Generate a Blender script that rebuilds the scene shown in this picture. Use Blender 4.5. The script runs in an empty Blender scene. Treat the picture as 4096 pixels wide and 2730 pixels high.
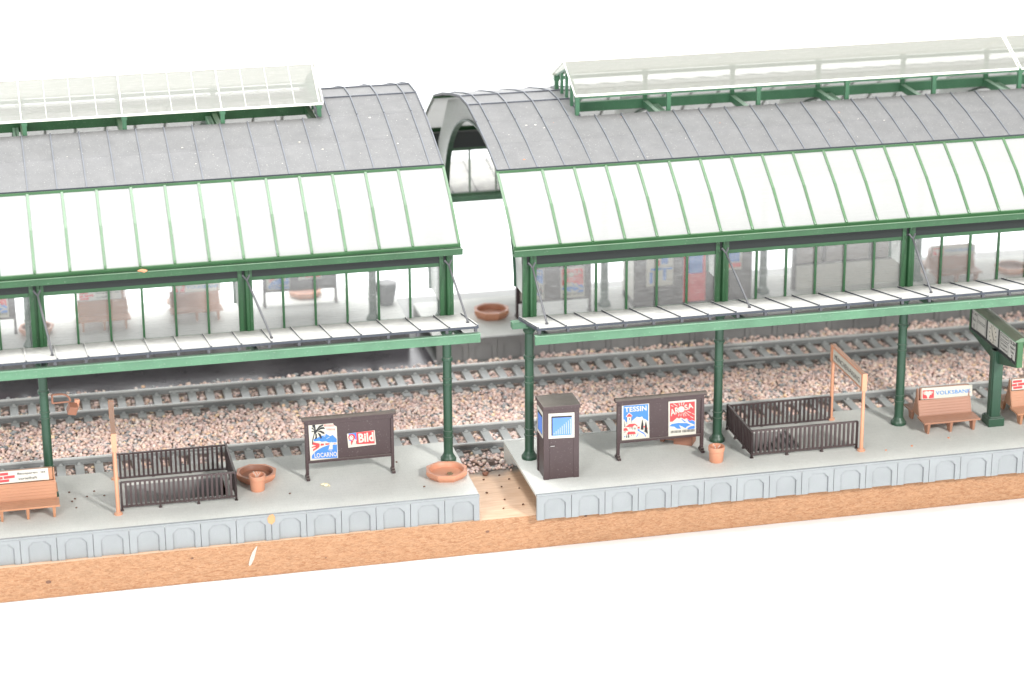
import bpy, bmesh, math, random
import numpy as np
from mathutils import Vector, Matrix
random.seed(7)
SC = bpy.context.scene
COL = SC.collection
PI = math.pi
R_ = math.radians

# ------------------------------------------------------------------ render set-up
SC.view_settings.view_transform = 'Standard'
SC.view_settings.look = 'None'
SC.view_settings.exposure = 0.06
SC.view_settings.gamma = 1.0
SC.view_settings.use_curve_mapping = False
SC.render.engine = 'CYCLES'
SC.cycles.max_bounces = 10
SC.cycles.transparent_max_bounces = 24
SC.cycles.diffuse_bounces = 5
SC.cycles.use_denoising = True
SC.render.resolution_x = 1024
SC.render.resolution_y = 682

# ------------------------------------------------------------------ materials
MATS = {}
def new_mat(name):
    m = bpy.data.materials.new(name); m.use_nodes = True
    m.node_tree.nodes.clear(); MATS[name] = m
    return m, m.node_tree.nodes, m.node_tree.links
def N(nodes, t, **k):
    n = nodes.new(t)
    for a, b in k.items():
        if a in n.inputs: n.inputs[a].default_value = b
        else: setattr(n, a, b)
    return n
def mixc(nodes, links, fac, a, b):
    n = nodes.new('ShaderNodeMix'); n.data_type = 'RGBA'
    for i, v in ((0, fac), (6, a), (7, b)):
        if isinstance(v, (int, float)): n.inputs[i].default_value = v
        elif isinstance(v, tuple): n.inputs[i].default_value = v if len(v) == 4 else (*v, 1)
        else: links.new(v, n.inputs[i])
    return n.outputs[2]
def ramp(nodes, links, src, a, b, ca=(0, 0, 0), cb=(1, 1, 1)):
    n = nodes.new('ShaderNodeValToRGB')
    n.color_ramp.elements[0].position = a; n.color_ramp.elements[1].position = b
    n.color_ramp.elements[0].color = (*ca, 1); n.color_ramp.elements[1].color = (*cb, 1)
    links.new(src, n.inputs[0]); return n.outputs[0]
def plastic(name, col, rough=.45, var=.12, dust=0.0, dustc=(.5, .49, .45), speck=.0, bump=.0, sss=0.0, nscale=1.2, spec=.5):
    m, nd, lk = new_mat(name)
    out = N(nd, 'ShaderNodeOutputMaterial'); p = N(nd, 'ShaderNodeBsdfPrincipled')
    lk.new(p.outputs[0], out.inputs[0])
    tc = N(nd, 'ShaderNodeTexCoord')
    n1 = N(nd, 'ShaderNodeTexNoise', Scale=nscale, Detail=6.0); lk.new(tc.outputs['Object'], n1.inputs['Vector'])
    v = ramp(nd, lk, n1.outputs[0], .3, .7)
    c = mixc(nd, lk, v, tuple(x*(1-var) for x in col), tuple(min(1, x*(1+var)) for x in col))
    if dust > 0:                                   # dust that settles on up-facing surfaces
        g = N(nd, 'ShaderNodeNewGeometry'); s = N(nd, 'ShaderNodeSeparateXYZ'); lk.new(g.outputs['True Normal'], s.inputs[0])
        up = ramp(nd, lk, s.outputs[2], .35, .85)
        n2 = N(nd, 'ShaderNodeTexNoise', Scale=2.3, Detail=8.0, Roughness=.7); lk.new(tc.outputs['Object'], n2.inputs['Vector'])
        patch = ramp(nd, lk, n2.outputs[0], .25, .7, (.55,)*3, (1,)*3)
        mu = N(nd, 'ShaderNodeMath', operation='MULTIPLY'); lk.new(up, mu.inputs[0]); lk.new(patch, mu.inputs[1])
        mu2 = N(nd, 'ShaderNodeMath', operation='MULTIPLY'); lk.new(mu.outputs[0], mu2.inputs[0]); mu2.inputs[1].default_value = dust
        c = mixc(nd, lk, mu2.outputs[0], c, dustc)
        p.inputs['Roughness'].default_value = rough
    if speck > 0:                                  # fine pale specks of dirt
        n3 = N(nd, 'ShaderNodeTexNoise', Scale=22.0, Detail=2.0); lk.new(tc.outputs['Object'], n3.inputs['Vector'])
        sp = ramp(nd, lk, n3.outputs[0], .66, .72, (0,)*3, (speck,)*3)
        c = mixc(nd, lk, sp, c, (.75, .73, .68))
        n4 = N(nd, 'ShaderNodeTexNoise', Scale=60.0, Detail=1.0); lk.new(tc.outputs['Object'], n4.inputs['Vector'])
        c = mixc(nd, lk, ramp(nd, lk, n4.outputs[0], .35, .7, (0,)*3, (speck*.5,)*3), c, tuple(x*.6 for x in col))
    lk.new(c, p.inputs['Base Color'])
    p.inputs['Roughness'].default_value = rough
    p.inputs['Specular IOR Level'].default_value = spec
    if sss > 0:
        p.inputs['Subsurface Weight'].default_value = sss
        p.inputs['Subsurface Radius'].default_value = (.3, .5, .3); p.inputs['Subsurface Scale'].default_value = .2
    if bump > 0:
        nb = N(nd, 'ShaderNodeTexNoise', Scale=14.0, Detail=5.0); lk.new(tc.outputs['Object'], nb.inputs['Vector'])
        b = N(nd, 'ShaderNodeBump', Strength=bump, Distance=.02); lk.new(nb.outputs[0], b.inputs['Height']); lk.new(b.outputs[0], p.inputs['Normal'])
    return m
def L8(r, g, b):
    f = lambda c: ((c/255+.055)/1.055)**2.4 if c > 10 else c/255/12.92
    return (f(r), f(g), f(b))

GREEN = plastic('green_plastic', (.026, .092, .036), .38, .15, dust=.22, dustc=(.5, .55, .42), speck=.10)
GREEND = plastic('dark_green_plastic', (.024, .070, .040), .4, .12, dust=.2, speck=.05)
HEADG = plastic('header_painted_shade', (.006, .011, .010), .5, .12, dust=.15)  # same green plastic, with the shade under the gutter painted into its colour
GREENB = plastic('translucent_green_plastic', (.085, .20, .115), .4, .14, dust=.35, dustc=(.5, .68, .52), speck=.25, sss=.15)  # paler for its translucency and for front light put into the colour
GREENR = plastic('roof_bar_green', (.042, .125, .048), .4, .15, dust=.15, dustc=(.45, .5, .35), speck=.06)
GREENS = plastic('skylight_green', (.055, .16, .085), .42, .15, dust=.35, dustc=(.5, .6, .5), speck=.08)
ROOF = plastic('roof_plastic', (.085, .086, .090), .52, .16, dust=.34, dustc=(.34, .33, .31), speck=.30, bump=.15)
ROOFB = plastic('roof_batten', (.085, .092, .108), .5, .1, dust=.28, dustc=(.35, .36, .38), speck=.1)
ROOFE = plastic('roof_edge', (.03, .035, .045), .5, .1)
CANO = plastic('dusty_canopy', (.045, .052, .068), .6, .08, dust=.95, dustc=(.62, .60, .55), speck=.12, bump=.12)
IRON = plastic('grey_rod_plastic', (.075, .075, .085), .45, .1, dust=.2, speck=.1)
PLAT = None
SKIRT = plastic('platform_wall_grey', (.27, .286, .292), .42, .05, speck=.06, sss=.1)
SKIRTF = plastic('far_platform_grey', (.27, .262, .255), .5, .08, speck=.05)
BROWN = plastic('dark_brown_plastic', (.060, .037, .038), .42, .08, dust=.75, dustc=(.27, .245, .20), speck=.12)
BROWNR = plastic('railing_brown', (.062, .040, .040), .42, .08, dust=.22, dustc=(.3, .27, .24), speck=.08)
BENCH = plastic('bench_terracotta', (.47, .225, .125), .42, .07, dust=.35, dustc=(.72, .45, .32), speck=.06, sss=.1)
BENCHF = plastic('bench_brown', (.36, .175, .11), .42, .07, dust=.35, dustc=(.55, .34, .25), speck=.05)
TERRA = plastic('terracotta', (.62, .285, .175), .45, .08, speck=.06, sss=.08)
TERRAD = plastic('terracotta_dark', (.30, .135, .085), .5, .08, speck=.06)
SIGNP = plastic('sign_post_salmon', (.62, .30, .18), .42, .06, dust=.4, dustc=(.42, .36, .3), speck=.04, sss=.08)
WHITE = plastic('poster_white', (.57, .54, .465), .5, .03)
PAPERW = plastic('paper_white', (.58, .555, .49), .5, .03)
RED = plastic('poster_red', (.72, .055, .06), .5, .04)
BLUE = plastic('poster_blue', (.055, .20, .60), .5, .06)
BLUEL = plastic('window_blue', (.10, .24, .72), .4, .08)
BLACK = plastic('poster_black', (.02, .022, .024), .5, .1)
CLOCKW = plastic('sign_grey_white', (.50, .49, .45), .5, .05)
RAIL = plastic('rail_metal', (.46, .465, .45), .32, .1, dust=.5, dustc=(.62, .62, .58), speck=.05)
RAILS = plastic('rail_side', (.22, .225, .22), .45, .12)
SLEEP = plastic('sleeper_grey', (.345, .35, .34), .42, .12, dust=.5, dustc=(.55, .56, .55), speck=.12)
DARKST = plastic('dark_road_strip', (.075, .068, .075), .22, .15, speck=.05)
CREAM = plastic('crumb_cream', (.85, .78, .55), .6, .1)
CRUMB = plastic('crumb_brown', (.16, .08, .05), .7, .2)
ORANGE = plastic('crumb_orange', (.70, .27, .14), .7, .2)
DUSTW = plastic('dust_flake', (.72, .68, .6), .9, .2)
STEEL = plastic('handle_grey', (.35, .33, .32), .3, .05)
TAUPE = plastic('shelter_taupe', (.34, .29, .27), .5, .08)

def glass(name, transp=.8, haze=(.9, .92, .92), scratch=.5, gloss=.06, translucent=False, tint=(1, 1, 1), dirt=.0):
    m, nd, lk = new_mat(name)
    out = N(nd, 'ShaderNodeOutputMaterial')
    tr = N(nd, 'ShaderNodeBsdfTransparent'); tr.inputs[0].default_value = (*tint, 1)
    df = N(nd, 'ShaderNodeBsdfTranslucent' if translucent else 'ShaderNodeBsdfDiffuse'); df.inputs[0].default_value = (*haze, 1)
    if translucent:
        d2 = N(nd, 'ShaderNodeBsdfDiffuse'); d2.inputs[0].default_value = (*haze, 1)
        mm = N(nd, 'ShaderNodeMixShader'); mm.inputs[0].default_value = .5; lk.new(df.outputs[0], mm.inputs[1]); lk.new(d2.outputs[0], mm.inputs[2]); df = mm
    gl = N(nd, 'ShaderNodeBsdfGlossy'); gl.inputs['Roughness'].default_value = .08
    tc = N(nd, 'ShaderNodeTexCoord'); mp = N(nd, 'ShaderNodeMapping'); lk.new(tc.outputs['Object'], mp.inputs[0])
    mp.inputs['Scale'].default_value = (1.2, 2, 22); mp.inputs['Rotation'].default_value = (0, .06, 0)
    n = N(nd, 'ShaderNodeTexNoise', Scale=1.6, Detail=8.0, Roughness=.75); lk.new(mp.outputs[0], n.inputs['Vector'])
    sc = ramp(nd, lk, n.outputs[0], .5, .72, (0,)*3, (scratch,)*3)
    n2 = N(nd, 'ShaderNodeTexNoise', Scale=40.0, Detail=1.0); lk.new(tc.outputs['Object'], n2.inputs['Vector'])
    sp = ramp(nd, lk, n2.outputs[0], .70, .74, (0,)*3, (scratch*1.6,)*3)
    ad = N(nd, 'ShaderNodeMath', operation='ADD'); lk.new(sc, ad.inputs[0]); lk.new(sp, ad.inputs[1])
    a2 = N(nd, 'ShaderNodeMath', operation='ADD', use_clamp=True); lk.new(ad.outputs[0], a2.inputs[0]); a2.inputs[1].default_value = 1-transp
    m1 = N(nd, 'ShaderNodeMixShader'); lk.new(a2.outputs[0], m1.inputs[0]); lk.new(tr.outputs[0], m1.inputs[1]); lk.new(df.outputs[0], m1.inputs[2])
    if name == 'milky_roof_glass':               # grime gathered along the upper edge of the panes
        sy = N(nd, 'ShaderNodeSeparateXYZ'); lk.new(tc.outputs['Object'], sy.inputs[0])
        ab = N(nd, 'ShaderNodeMath', operation='SUBTRACT'); lk.new(sy.outputs[1], ab.inputs[0]); ab.inputs[1].default_value = 10.65
        ab2 = N(nd, 'ShaderNodeMath', operation='ABSOLUTE'); lk.new(ab.outputs[0], ab2.inputs[0])
        ng = N(nd, 'ShaderNodeTexNoise', Scale=5.0, Detail=6.0, Roughness=.8); lk.new(tc.outputs['Object'], ng.inputs['Vector'])
        ma = N(nd, 'ShaderNodeMath', operation='MULTIPLY_ADD'); lk.new(ng.outputs[0], ma.inputs[0]); ma.inputs[1].default_value = 1.0; lk.new(ab2.outputs[0], ma.inputs[2])
        dv = N(nd, 'ShaderNodeMath', operation='DIVIDE'); lk.new(ma.outputs[0], dv.inputs[0]); dv.inputs[1].default_value = 10.0
        gr = N(nd, 'ShaderNodeBsdfDiffuse'); gr.inputs[0].default_value = (.36, .36, .35, 1)
        mg = N(nd, 'ShaderNodeMixShader'); lk.new(ramp(nd, lk, dv.outputs[0], .575, .645, (.42,)*3, (0,)*3), mg.inputs[0])
        lk.new(m1.outputs[0], mg.inputs[1]); lk.new(gr.outputs[0], mg.inputs[2]); m1 = mg
    m2 = N(nd, 'ShaderNodeMixShader'); m2.inputs[0].default_value = gloss; lk.new(m1.outputs[0], m2.inputs[1]); lk.new(gl.outputs[0], m2.inputs[2])
    lk.new(m2.outputs[0], out.inputs[0])
    return m
PANE = glass('window_pane', .92, (.80, .82, .82), .13, .025)
ROOFG = glass('milky_roof_glass', .15, (.60, .60, .585), .10, .008, True)
CAPG = glass('yellowed_clear_plastic', .50, (.475, .475, .44), .10, .008, True, (.985, .985, .965))
CAPE = plastic('cap_edge_plastic', (.90, .90, .80), .4, .04)
GABLE = glass('clear_gable_plastic', .35, (.85, .87, .85), .15, .02, True)

def platform_mat():
    m, nd, lk = new_mat('platform_top')
    out = N(nd, 'ShaderNodeOutputMaterial'); p = N(nd, 'ShaderNodeBsdfPrincipled', Roughness=.62); lk.new(p.outputs[0], out.inputs[0])
    tc = N(nd, 'ShaderNodeTexCoord')
    n = N(nd, 'ShaderNodeTexNoise', Scale=.35, Detail=8.0, Roughness=.65); lk.new(tc.outputs['Object'], n.inputs['Vector'])
    c = mixc(nd, lk, ramp(nd, lk, n.outputs[0], .3, .7), (.58, .585, .545), (.72, .72, .67))
    n2 = N(nd, 'ShaderNodeTexNoise', Scale=45.0, Detail=2.0); lk.new(tc.outputs['Object'], n2.inputs['Vector'])
    c = mixc(nd, lk, ramp(nd, lk, n2.outputs[0], .35, .8, (.0,)*3, (.35,)*3), c, (.30, .29, .27))
    n3 = N(nd, 'ShaderNodeTexNoise', Scale=9.0, Detail=3.0); lk.new(tc.outputs['Object'], n3.inputs['Vector'])
    c = mixc(nd, lk, ramp(nd, lk, n3.outputs[0], .6, .75, (0,)*3, (.35,)*3), c, (.58, .56, .50))
    br = N(nd, 'ShaderNodeTexBrick', Scale=1.0); br.inputs['Mortar Size'].default_value = .012; br.inputs['Brick Width'].default_value = .46
    br.inputs['Row Height'].default_value = .24; lk.new(tc.outputs['Object'], br.inputs['Vector'])
    inv = N(nd, 'ShaderNodeMath', operation='SUBTRACT'); inv.inputs[0].default_value = 1; lk.new(br.outputs['Fac'], inv.inputs[1])
    c = mixc(nd, lk, ramp(nd, lk, br.outputs['Fac'], .2, .9, (0,)*3, (.07,)*3), c, (.25, .24, .22))
    lk.new(c, p.inputs['Base Color'])
    b = N(nd, 'ShaderNodeBump', Strength=.1, Distance=.01); lk.new(inv.outputs[0], b.inputs['Height'])
    b2 = N(nd, 'ShaderNodeBump', Strength=.25, Distance=.015); lk.new(n2.outputs[0], b2.inputs['Height']); lk.new(b.outputs[0], b2.inputs['Normal'])
    lk.new(b2.outputs[0], p.inputs['Normal'])
    return m
PLAT = platform_mat()
def chip_mat():
    m, nd, lk = new_mat('chipboard_edge')
    out = N(nd, 'ShaderNodeOutputMaterial'); p = N(nd, 'ShaderNodeBsdfPrincipled', Roughness=.75); lk.new(p.outputs[0], out.inputs[0])
    tc = N(nd, 'ShaderNodeTexCoord'); mp = N(nd, 'ShaderNodeMapping'); mp.inputs['Scale'].default_value = (1, 1, 3.2); lk.new(tc.outputs['Object'], mp.inputs[0])
    n = N(nd, 'ShaderNodeTexNoise', Scale=4.5, Detail=9.0, Roughness=.72, Distortion=1.2); lk.new(mp.outputs[0], n.inputs['Vector'])
    c = mixc(nd, lk, ramp(nd, lk, n.outputs[0], .34, .66), (.27, .135, .064), (.45, .262, .148))
    v = N(nd, 'ShaderNodeTexVoronoi', Scale=6.0); lk.new(mp.outputs[0], v.inputs['Vector'])
    c = mixc(nd, lk, ramp(nd, lk, v.outputs['Color'], .1, .9, (0,)*3, (.4,)*3), c, (.50, .265, .135))
    n2 = N(nd, 'ShaderNodeTexNoise', Scale=5.0, Detail=5.0, Roughness=.7, Distortion=1.2); lk.new(mp.outputs[0], n2.inputs['Vector'])
    c = mixc(nd, lk, ramp(nd, lk, n2.outputs[0], .515, .60, (0,)*3, (.72,)*3), c, (.27, .115, .05))
    n3 = N(nd, 'ShaderNodeTexNoise', Scale=7.0, Detail=7.0, Roughness=.8, Distortion=1.0); lk.new(mp.outputs[0], n3.inputs['Vector'])
    c = mixc(nd, lk, ramp(nd, lk, n3.outputs[0], .56, .68, (0,)*3, (.75,)*3), c, (.58, .37, .235))
    lk.new(c, p.inputs['Base Color'])
    b = N(nd, 'ShaderNodeBump', Strength=.5, Distance=.03); lk.new(n2.outputs[0], b.inputs['Height']); lk.new(b.outputs[0], p.inputs['Normal'])
    return m
def boardtop_mat():
    m, nd, lk = new_mat('board_top')
    out = N(nd, 'ShaderNodeOutputMaterial'); p = N(nd, 'ShaderNodeBsdfPrincipled', Roughness=.5); lk.new(p.outputs[0], out.inputs[0])
    tc = N(nd, 'ShaderNodeTexCoord'); n = N(nd, 'ShaderNodeTexNoise', Scale=2.0, Detail=8.0); 
    mp = N(nd, 'ShaderNodeMapping'); mp.inputs['Scale'].default_value = (.5, 4, 1); lk.new(tc.outputs['Object'], mp.inputs[0]); lk.new(mp.outputs[0], n.inputs['Vector'])
    c = mixc(nd, lk, ramp(nd, lk, n.outputs[0], .3, .7), (.60, .38, .24), (.76, .54, .38))
    s = N(nd, 'ShaderNodeSeparateXYZ'); lk.new(tc.outputs['Object'], s.inputs[0])
    n2 = N(nd, 'ShaderNodeTexNoise', Scale=1.1, Detail=5.0); lk.new(tc.outputs['Object'], n2.inputs['Vector'])
    a = N(nd, 'ShaderNodeMath', operation='MULTIPLY_ADD'); lk.new(n2.outputs[0], a.inputs[0]); a.inputs[1].default_value = 2.0; lk.new(s.outputs[1], a.inputs[2])
    sc = N(nd, 'ShaderNodeMath', operation='DIVIDE'); lk.new(a.outputs[0], sc.inputs[0]); sc.inputs[1].default_value = 8.0
    c = mixc(nd, lk, ramp(nd, lk, sc.outputs[0], .56, .66), c, (.22, .22, .21))     # grey painted strip by the ballast
    lk.new(c, p.inputs['Base Color'])
    return m
CHIP, BTOP = chip_mat(), boardtop_mat()
def pebble_mat():
    m, nd, lk = new_mat('pebbles')
    out = N(nd, 'ShaderNodeOutputMaterial'); p = N(nd, 'ShaderNodeBsdfPrincipled', Roughness=.55); lk.new(p.outputs[0], out.inputs[0])
    a = N(nd, 'ShaderNodeAttribute', attribute_name='tone')
    tc = N(nd, 'ShaderNodeTexCoord'); n = N(nd, 'ShaderNodeTexNoise', Scale=14.0, Detail=3.0); lk.new(tc.outputs['Object'], n.inputs['Vector'])
    g = N(nd, 'ShaderNodeMix', data_type='RGBA', blend_type='MULTIPLY'); g.inputs[0].default_value = .5
    lk.new(a.outputs['Color'], g.inputs[6]); lk.new(ramp(nd, lk, n.outputs[0], .3, .7, (.7,)*3, (1.25,)*3), g.inputs[7])
    lk.new(g.outputs[2], p.inputs['Base Color'])
    return m
PEB = pebble_mat()
BED = plastic('ballast_bed', (.26, .20, .17), .8, .3, nscale=8)
def paper_mat():
    m, nd, lk = new_mat('white_backdrop')
    out = N(nd, 'ShaderNodeOutputMaterial'); p = N(nd, 'ShaderNodeBsdfPrincipled', Roughness=.7); lk.new(p.outputs[0], out.inputs[0])
    tc = N(nd, 'ShaderNodeTexCoord'); n = N(nd, 'ShaderNodeTexNoise', Scale=.05, Detail=3.0); lk.new(tc.outputs['Object'], n.inputs['Vector'])
    lk.new(mixc(nd, lk, n.outputs[0], (.84, .845, .85), (.87, .87, .87)), p.inputs['Base Color'])
    return m
PAPER = paper_mat()

# ------------------------------------------------------------------ mesh builder
class MB:
    def __init__(s): s.v = []; s.f = []; s.m = []
    def add(s, vs, fs, mi=0):
        b = len(s.v); s.v += [tuple(q) for q in vs]
        for f in fs: s.f.append([b+i for i in f]); s.m.append(mi)
        return s
    def box(s, x0, x1, y0, y1, z0, z1, mi=0):
        v = [(x, y, z) for z in (z0, z1) for y in (y0, y1) for x in (x0, x1)]
        return s.add(v, [(0, 2, 3, 1), (4, 5, 7, 6), (0, 1, 5, 4), (2, 6, 7, 3), (0, 4, 6, 2), (1, 3, 7, 5)], mi)
    def prism(s, pts, ax, a0, a1, mi=0):
        """2-D outline extruded along axis ax from a0 to a1; pts are the other two coordinates in order"""
        def P(p, a):
            return {'x': (a, p[0], p[1]), 'y': (p[0], a, p[1]), 'z': (p[0], p[1], a)}[ax]
        n = len(pts); v = [P(p, a0) for p in pts]+[P(p, a1) for p in pts]
        f = [list(range(n))[::-1], list(range(n, 2*n))]+[(i, (i+1) % n, n+(i+1) % n, n+i) for i in range(n)]
        return s.add(v, f, mi)
    def tube(s, pts, r, n=8, mi=0, caps=True):
        pts = [Vector(p) for p in pts]; rings = []
        rr = r if isinstance(r, (list, tuple)) else [r]*len(pts)
        for i, p in enumerate(pts):
            d = (pts[min(i+1, len(pts)-1)]-pts[max(i-1, 0)]).normalized()
            up = Vector((0, 0, 1)) if abs(d.z) < .95 else Vector((0, 1, 0))
            a = d.cross(up).normalized(); b = d.cross(a)
            rings.append([p+rr[i]*(math.cos(2*PI*k/n)*a+math.sin(2*PI*k/n)*b) for k in range(n)])
        v = [q for g in rings for q in g]; f = []
        for i in range(len(pts)-1):
            for k in range(n): f.append((i*n+k, i*n+(k+1) % n, (i+1)*n+(k+1) % n, (i+1)*n+k))
        if caps: f += [list(range(n)), list(range((len(pts)-1)*n, len(pts)*n))[::-1]]
        return s.add(v, f, mi)
    def bar(s, p0, p1, w, h, mi=0, side=None):
        p0, p1 = Vector(p0), Vector(p1); d = (p1-p0).normalized()
        a = Vector(side) if side else (d.cross(Vector((0, 0, 1))).normalized() if abs(d.z) < .99 else Vector((1, 0, 0)))
        b = d.cross(a).normalized(); v = []
        for p in (p0, p1):
            for sa, sb in ((-1, -1), (1, -1), (1, 1), (-1, 1)): v.append(p+a*w/2*sa+b*h/2*sb)
        return s.add(v, [(0, 1, 2, 3), (7, 6, 5, 4), (0, 4, 5, 1), (1, 5, 6, 2), (2, 6, 7, 3), (3, 7, 4, 0)], mi)
    def lathe(s, prof, c=(0, 0), n=16, mi=0, rot=0.0, closed=False):
        v = []; f = []
        for r, z in prof:
            for k in range(n): v.append((c[0]+r*math.cos(2*PI*k/n+rot), c[1]+r*math.sin(2*PI*k/n+rot), z))
        m = len(prof)
        for i in range(m-1):
            for k in range(n): f.append((i*n+k, i*n+(k+1) % n, (i+1)*n+(k+1) % n, (i+1)*n+k))
        f += [list(range(n))[::-1], list(range((m-1)*n, m*n))]
        return s.add(v, f, mi)
    def quad(s, a, b, c, d, mi=0): return s.add([a, b, c, d], [(0, 1, 2, 3)], mi)
    def blob(s, c, r, mi=0, seed=0, sq=(1, 1, .7)):
        rnd = random.Random(seed); bm = bmesh.new(); bmesh.ops.create_icosphere(bm, subdivisions=2, radius=1)
        ph = [rnd.random()*6 for _ in range(6)]
        v = []
        for q in bm.verts:
            k = 1+.28*math.sin(q.co.x*3.1+ph[0])*math.cos(q.co.y*3.7+ph[1])+.18*math.sin(q.co.z*5+ph[2]+q.co.x*4)
            v.append((c[0]+q.co.x*r*k*sq[0], c[1]+q.co.y*r*k*sq[1], c[2]+q.co.z*r*k*sq[2]))
        s.add(v, [[w.index for w in f.verts] for f in bm.faces], mi); bm.free(); return s
    def build(s, name, mats, parent=None, smooth=False, bevel=0.0):
        me = bpy.data.meshes.new(name); me.from_pydata(s.v, [], s.f)
        for m in (mats if isinstance(mats, (list, tuple)) else [mats]): me.materials.append(m)
        me.polygons.foreach_set('material_index', s.m)
        bm = bmesh.new(); bm.from_mesh(me); bmesh.ops.recalc_face_normals(bm, faces=bm.faces); bm.to_mesh(me); bm.free()
        if smooth: me.shade_smooth(); me.set_sharp_from_angle(angle=R_(38))
        o = bpy.data.objects.new(name, me); COL.objects.link(o)
        if parent is not None: o.parent = parent
        if bevel:
            b = o.modifiers.new('bevel', 'BEVEL'); b.width = bevel; b.segments = 2; b.limit_method = 'ANGLE'; b.angle_limit = R_(40); b.harden_normals = False
        return o

def tag(o, label=None, cat=None, group=None, kind=None):
    if label: o['label'] = label
    if cat: o['category'] = cat
    if group: o['group'] = group
    if kind: o['kind'] = kind
    return o
# the two halves of the station lie slightly askew on the baseboard
FR = {'L': (0.0, .0486, -.00784), 'R': (1.8697, -.4257, -.00343), 'W': (0, 0, 0)}
def T(side, x, y):
    X, Y, t = FR[side]
    return (X+x*math.cos(t)-y*math.sin(t), Y+x*math.sin(t)+y*math.cos(t))
def thing(name, side, x, y, z, label, cat, group=None, rz=0.0):
    o = bpy.data.objects.new(name, None); COL.objects.link(o); o.empty_display_size = .3
    wx, wy = T(side, x, y); o.location = (wx, wy, z); o.rotation_euler = (0, 0, FR[side][2]+rz)
    return tag(o, label, cat, group)
def put(o, side, x, y, z, rz=0.0):
    wx, wy = T(side, x, y); o.location = (wx, wy, z); o.rotation_euler = (0, 0, FR[side][2]+rz); return o
def dup(root, side, x, y, z, label, group=None, rz=0.0, mats=None):
    def rec(o, par):
        c = o.copy(); COL.objects.link(c); c.parent = par
        for ch in kids[o.name]: rec(ch, c)
        return c
    kids = {o.name: [] for o in bpy.data.objects}
    for o in bpy.data.objects:
        if o.parent is not None: kids[o.parent.name].append(o)
    c = rec(root, None); put(c, side, x, y, z, rz); c['label'] = label
    if group: c['group'] = group
    return c
HP = .897                      # height of the platforms above the board

# ------------------------------------------------------------------ flat artwork
_txt = {}
def text_shape(body, bold=.02):
    k = (body, bold)
    if k not in _txt:
        cu = bpy.data.curves.new('lettering', 'FONT'); cu.body = body; cu.offset = bold; cu.resolution_u = 3; cu.space_character = 1.05
        ob = bpy.data.objects.new('lettering', cu); COL.objects.link(ob)
        bpy.context.view_layer.update()
        me = bpy.data.meshes.new_from_object(ob.evaluated_get(bpy.context.evaluated_depsgraph_get()))
        vs = [(v.co.x, v.co.y) for v in me.vertices]; fs = [list(p.vertices) for p in me.polygons]
        bpy.data.objects.remove(ob); bpy.data.curves.remove(cu); bpy.data.meshes.remove(me)
        x0, x1 = min(v[0] for v in vs), max(v[0] for v in vs); y0, y1 = min(v[1] for v in vs), max(v[1] for v in vs)
        _txt[k] = ([((a-x0)/(x1-x0), (b-y0)/(y1-y0)) for a, b in vs], fs)
    return _txt[k]
class Art:
    """flat picture on a board: pixel outlines of the picture's own drawing mapped by three corners"""
    def __init__(s, TL, TR, BL, p3, th=.012, origin=None):
        # TL,TR,BL drawing coordinates ; p3: the matching 3-D points
        s.TL, s.e1, s.e2 = TL, (TR[0]-TL[0], TR[1]-TL[1]), (BL[0]-TL[0], BL[1]-TL[1])
        s.P, s.A, s.B = Vector(p3[0]), Vector(p3[1])-Vector(p3[0]), Vector(p3[2])-Vector(p3[0])
        s.n = -s.A.cross(s.B).normalized() if False else s.A.cross(s.B).normalized()*-1
        s.mb = MB(); s.k = 0; s.th = th
    def at(s, x, y, off=0.0):
        dx, dy = x-s.TL[0], y-s.TL[1]; det = s.e1[0]*s.e2[1]-s.e1[1]*s.e2[0]
        a = (dx*s.e2[1]-dy*s.e2[0])/det; b = (s.e1[0]*dy-s.e1[1]*dx)/det
        return s.P+s.A*a+s.B*b+s.n*off
    def sheet(s, pts, mi):        # the paper itself, with its thickness
        n = len(pts); v = [s.at(*p) for p in pts]+[s.at(*p, s.th) for p in pts]
        s.mb.add(v, [list(range(n))[::-1], list(range(n, 2*n))]+[(i, (i+1) % n, n+(i+1) % n, n+i) for i in range(n)], mi)
    def poly(s, pts, mi, layer=1):
        s.k += 1
        s.mb.add([s.at(*p, s.th+.003*layer) for p in pts], [list(range(len(pts)))], mi)
    def ell(s, cx, cy, rx, ry, mi, layer=1, n=20):
        s.poly([(cx+rx*math.cos(2*PI*k/n), cy+ry*math.sin(2*PI*k/n)) for k in range(n)], mi, layer)
    def line(s, x0, y0, x1, y1, w, mi, layer=1):
        d = math.hypot(x1-x0, y1-y0); a, b = -(y1-y0)/d*w/2, (x1-x0)/d*w/2
        s.poly([(x0+a, y0+b), (x1+a, y1+b), (x1-a, y1-b), (x0-a, y0-b)], mi, layer)
    def text(s, body, TL, TR, BL, mi, layer=2, bold=.03):
        vs, fs = text_shape(body, bold)
        pts = [(TL[0]+(TR[0]-TL[0])*u+(BL[0]-TL[0])*(1-v), TL[1]+(TR[1]-TL[1])*u+(BL[1]-TL[1])*(1-v)) for u, v in vs]
        s.mb.add([s.at(*p, s.th+.003*layer) for p in pts], fs, mi)
    def build(s, name, parent, mats):
        me = bpy.data.meshes.new(name); me.from_pydata([tuple(v) for v in s.mb.v], [], s.mb.f)
        for m in mats: me.materials.append(m)
        me.polygons.foreach_set('material_index', s.mb.m)
        o = bpy.data.objects.new(name, me); COL.objects.link(o); o.parent = parent
        return o
PM = [WHITE, RED, BLUE, BLACK, PAPERW]     # 0 white 1 red 2 blue 3 black 4 pale

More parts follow.
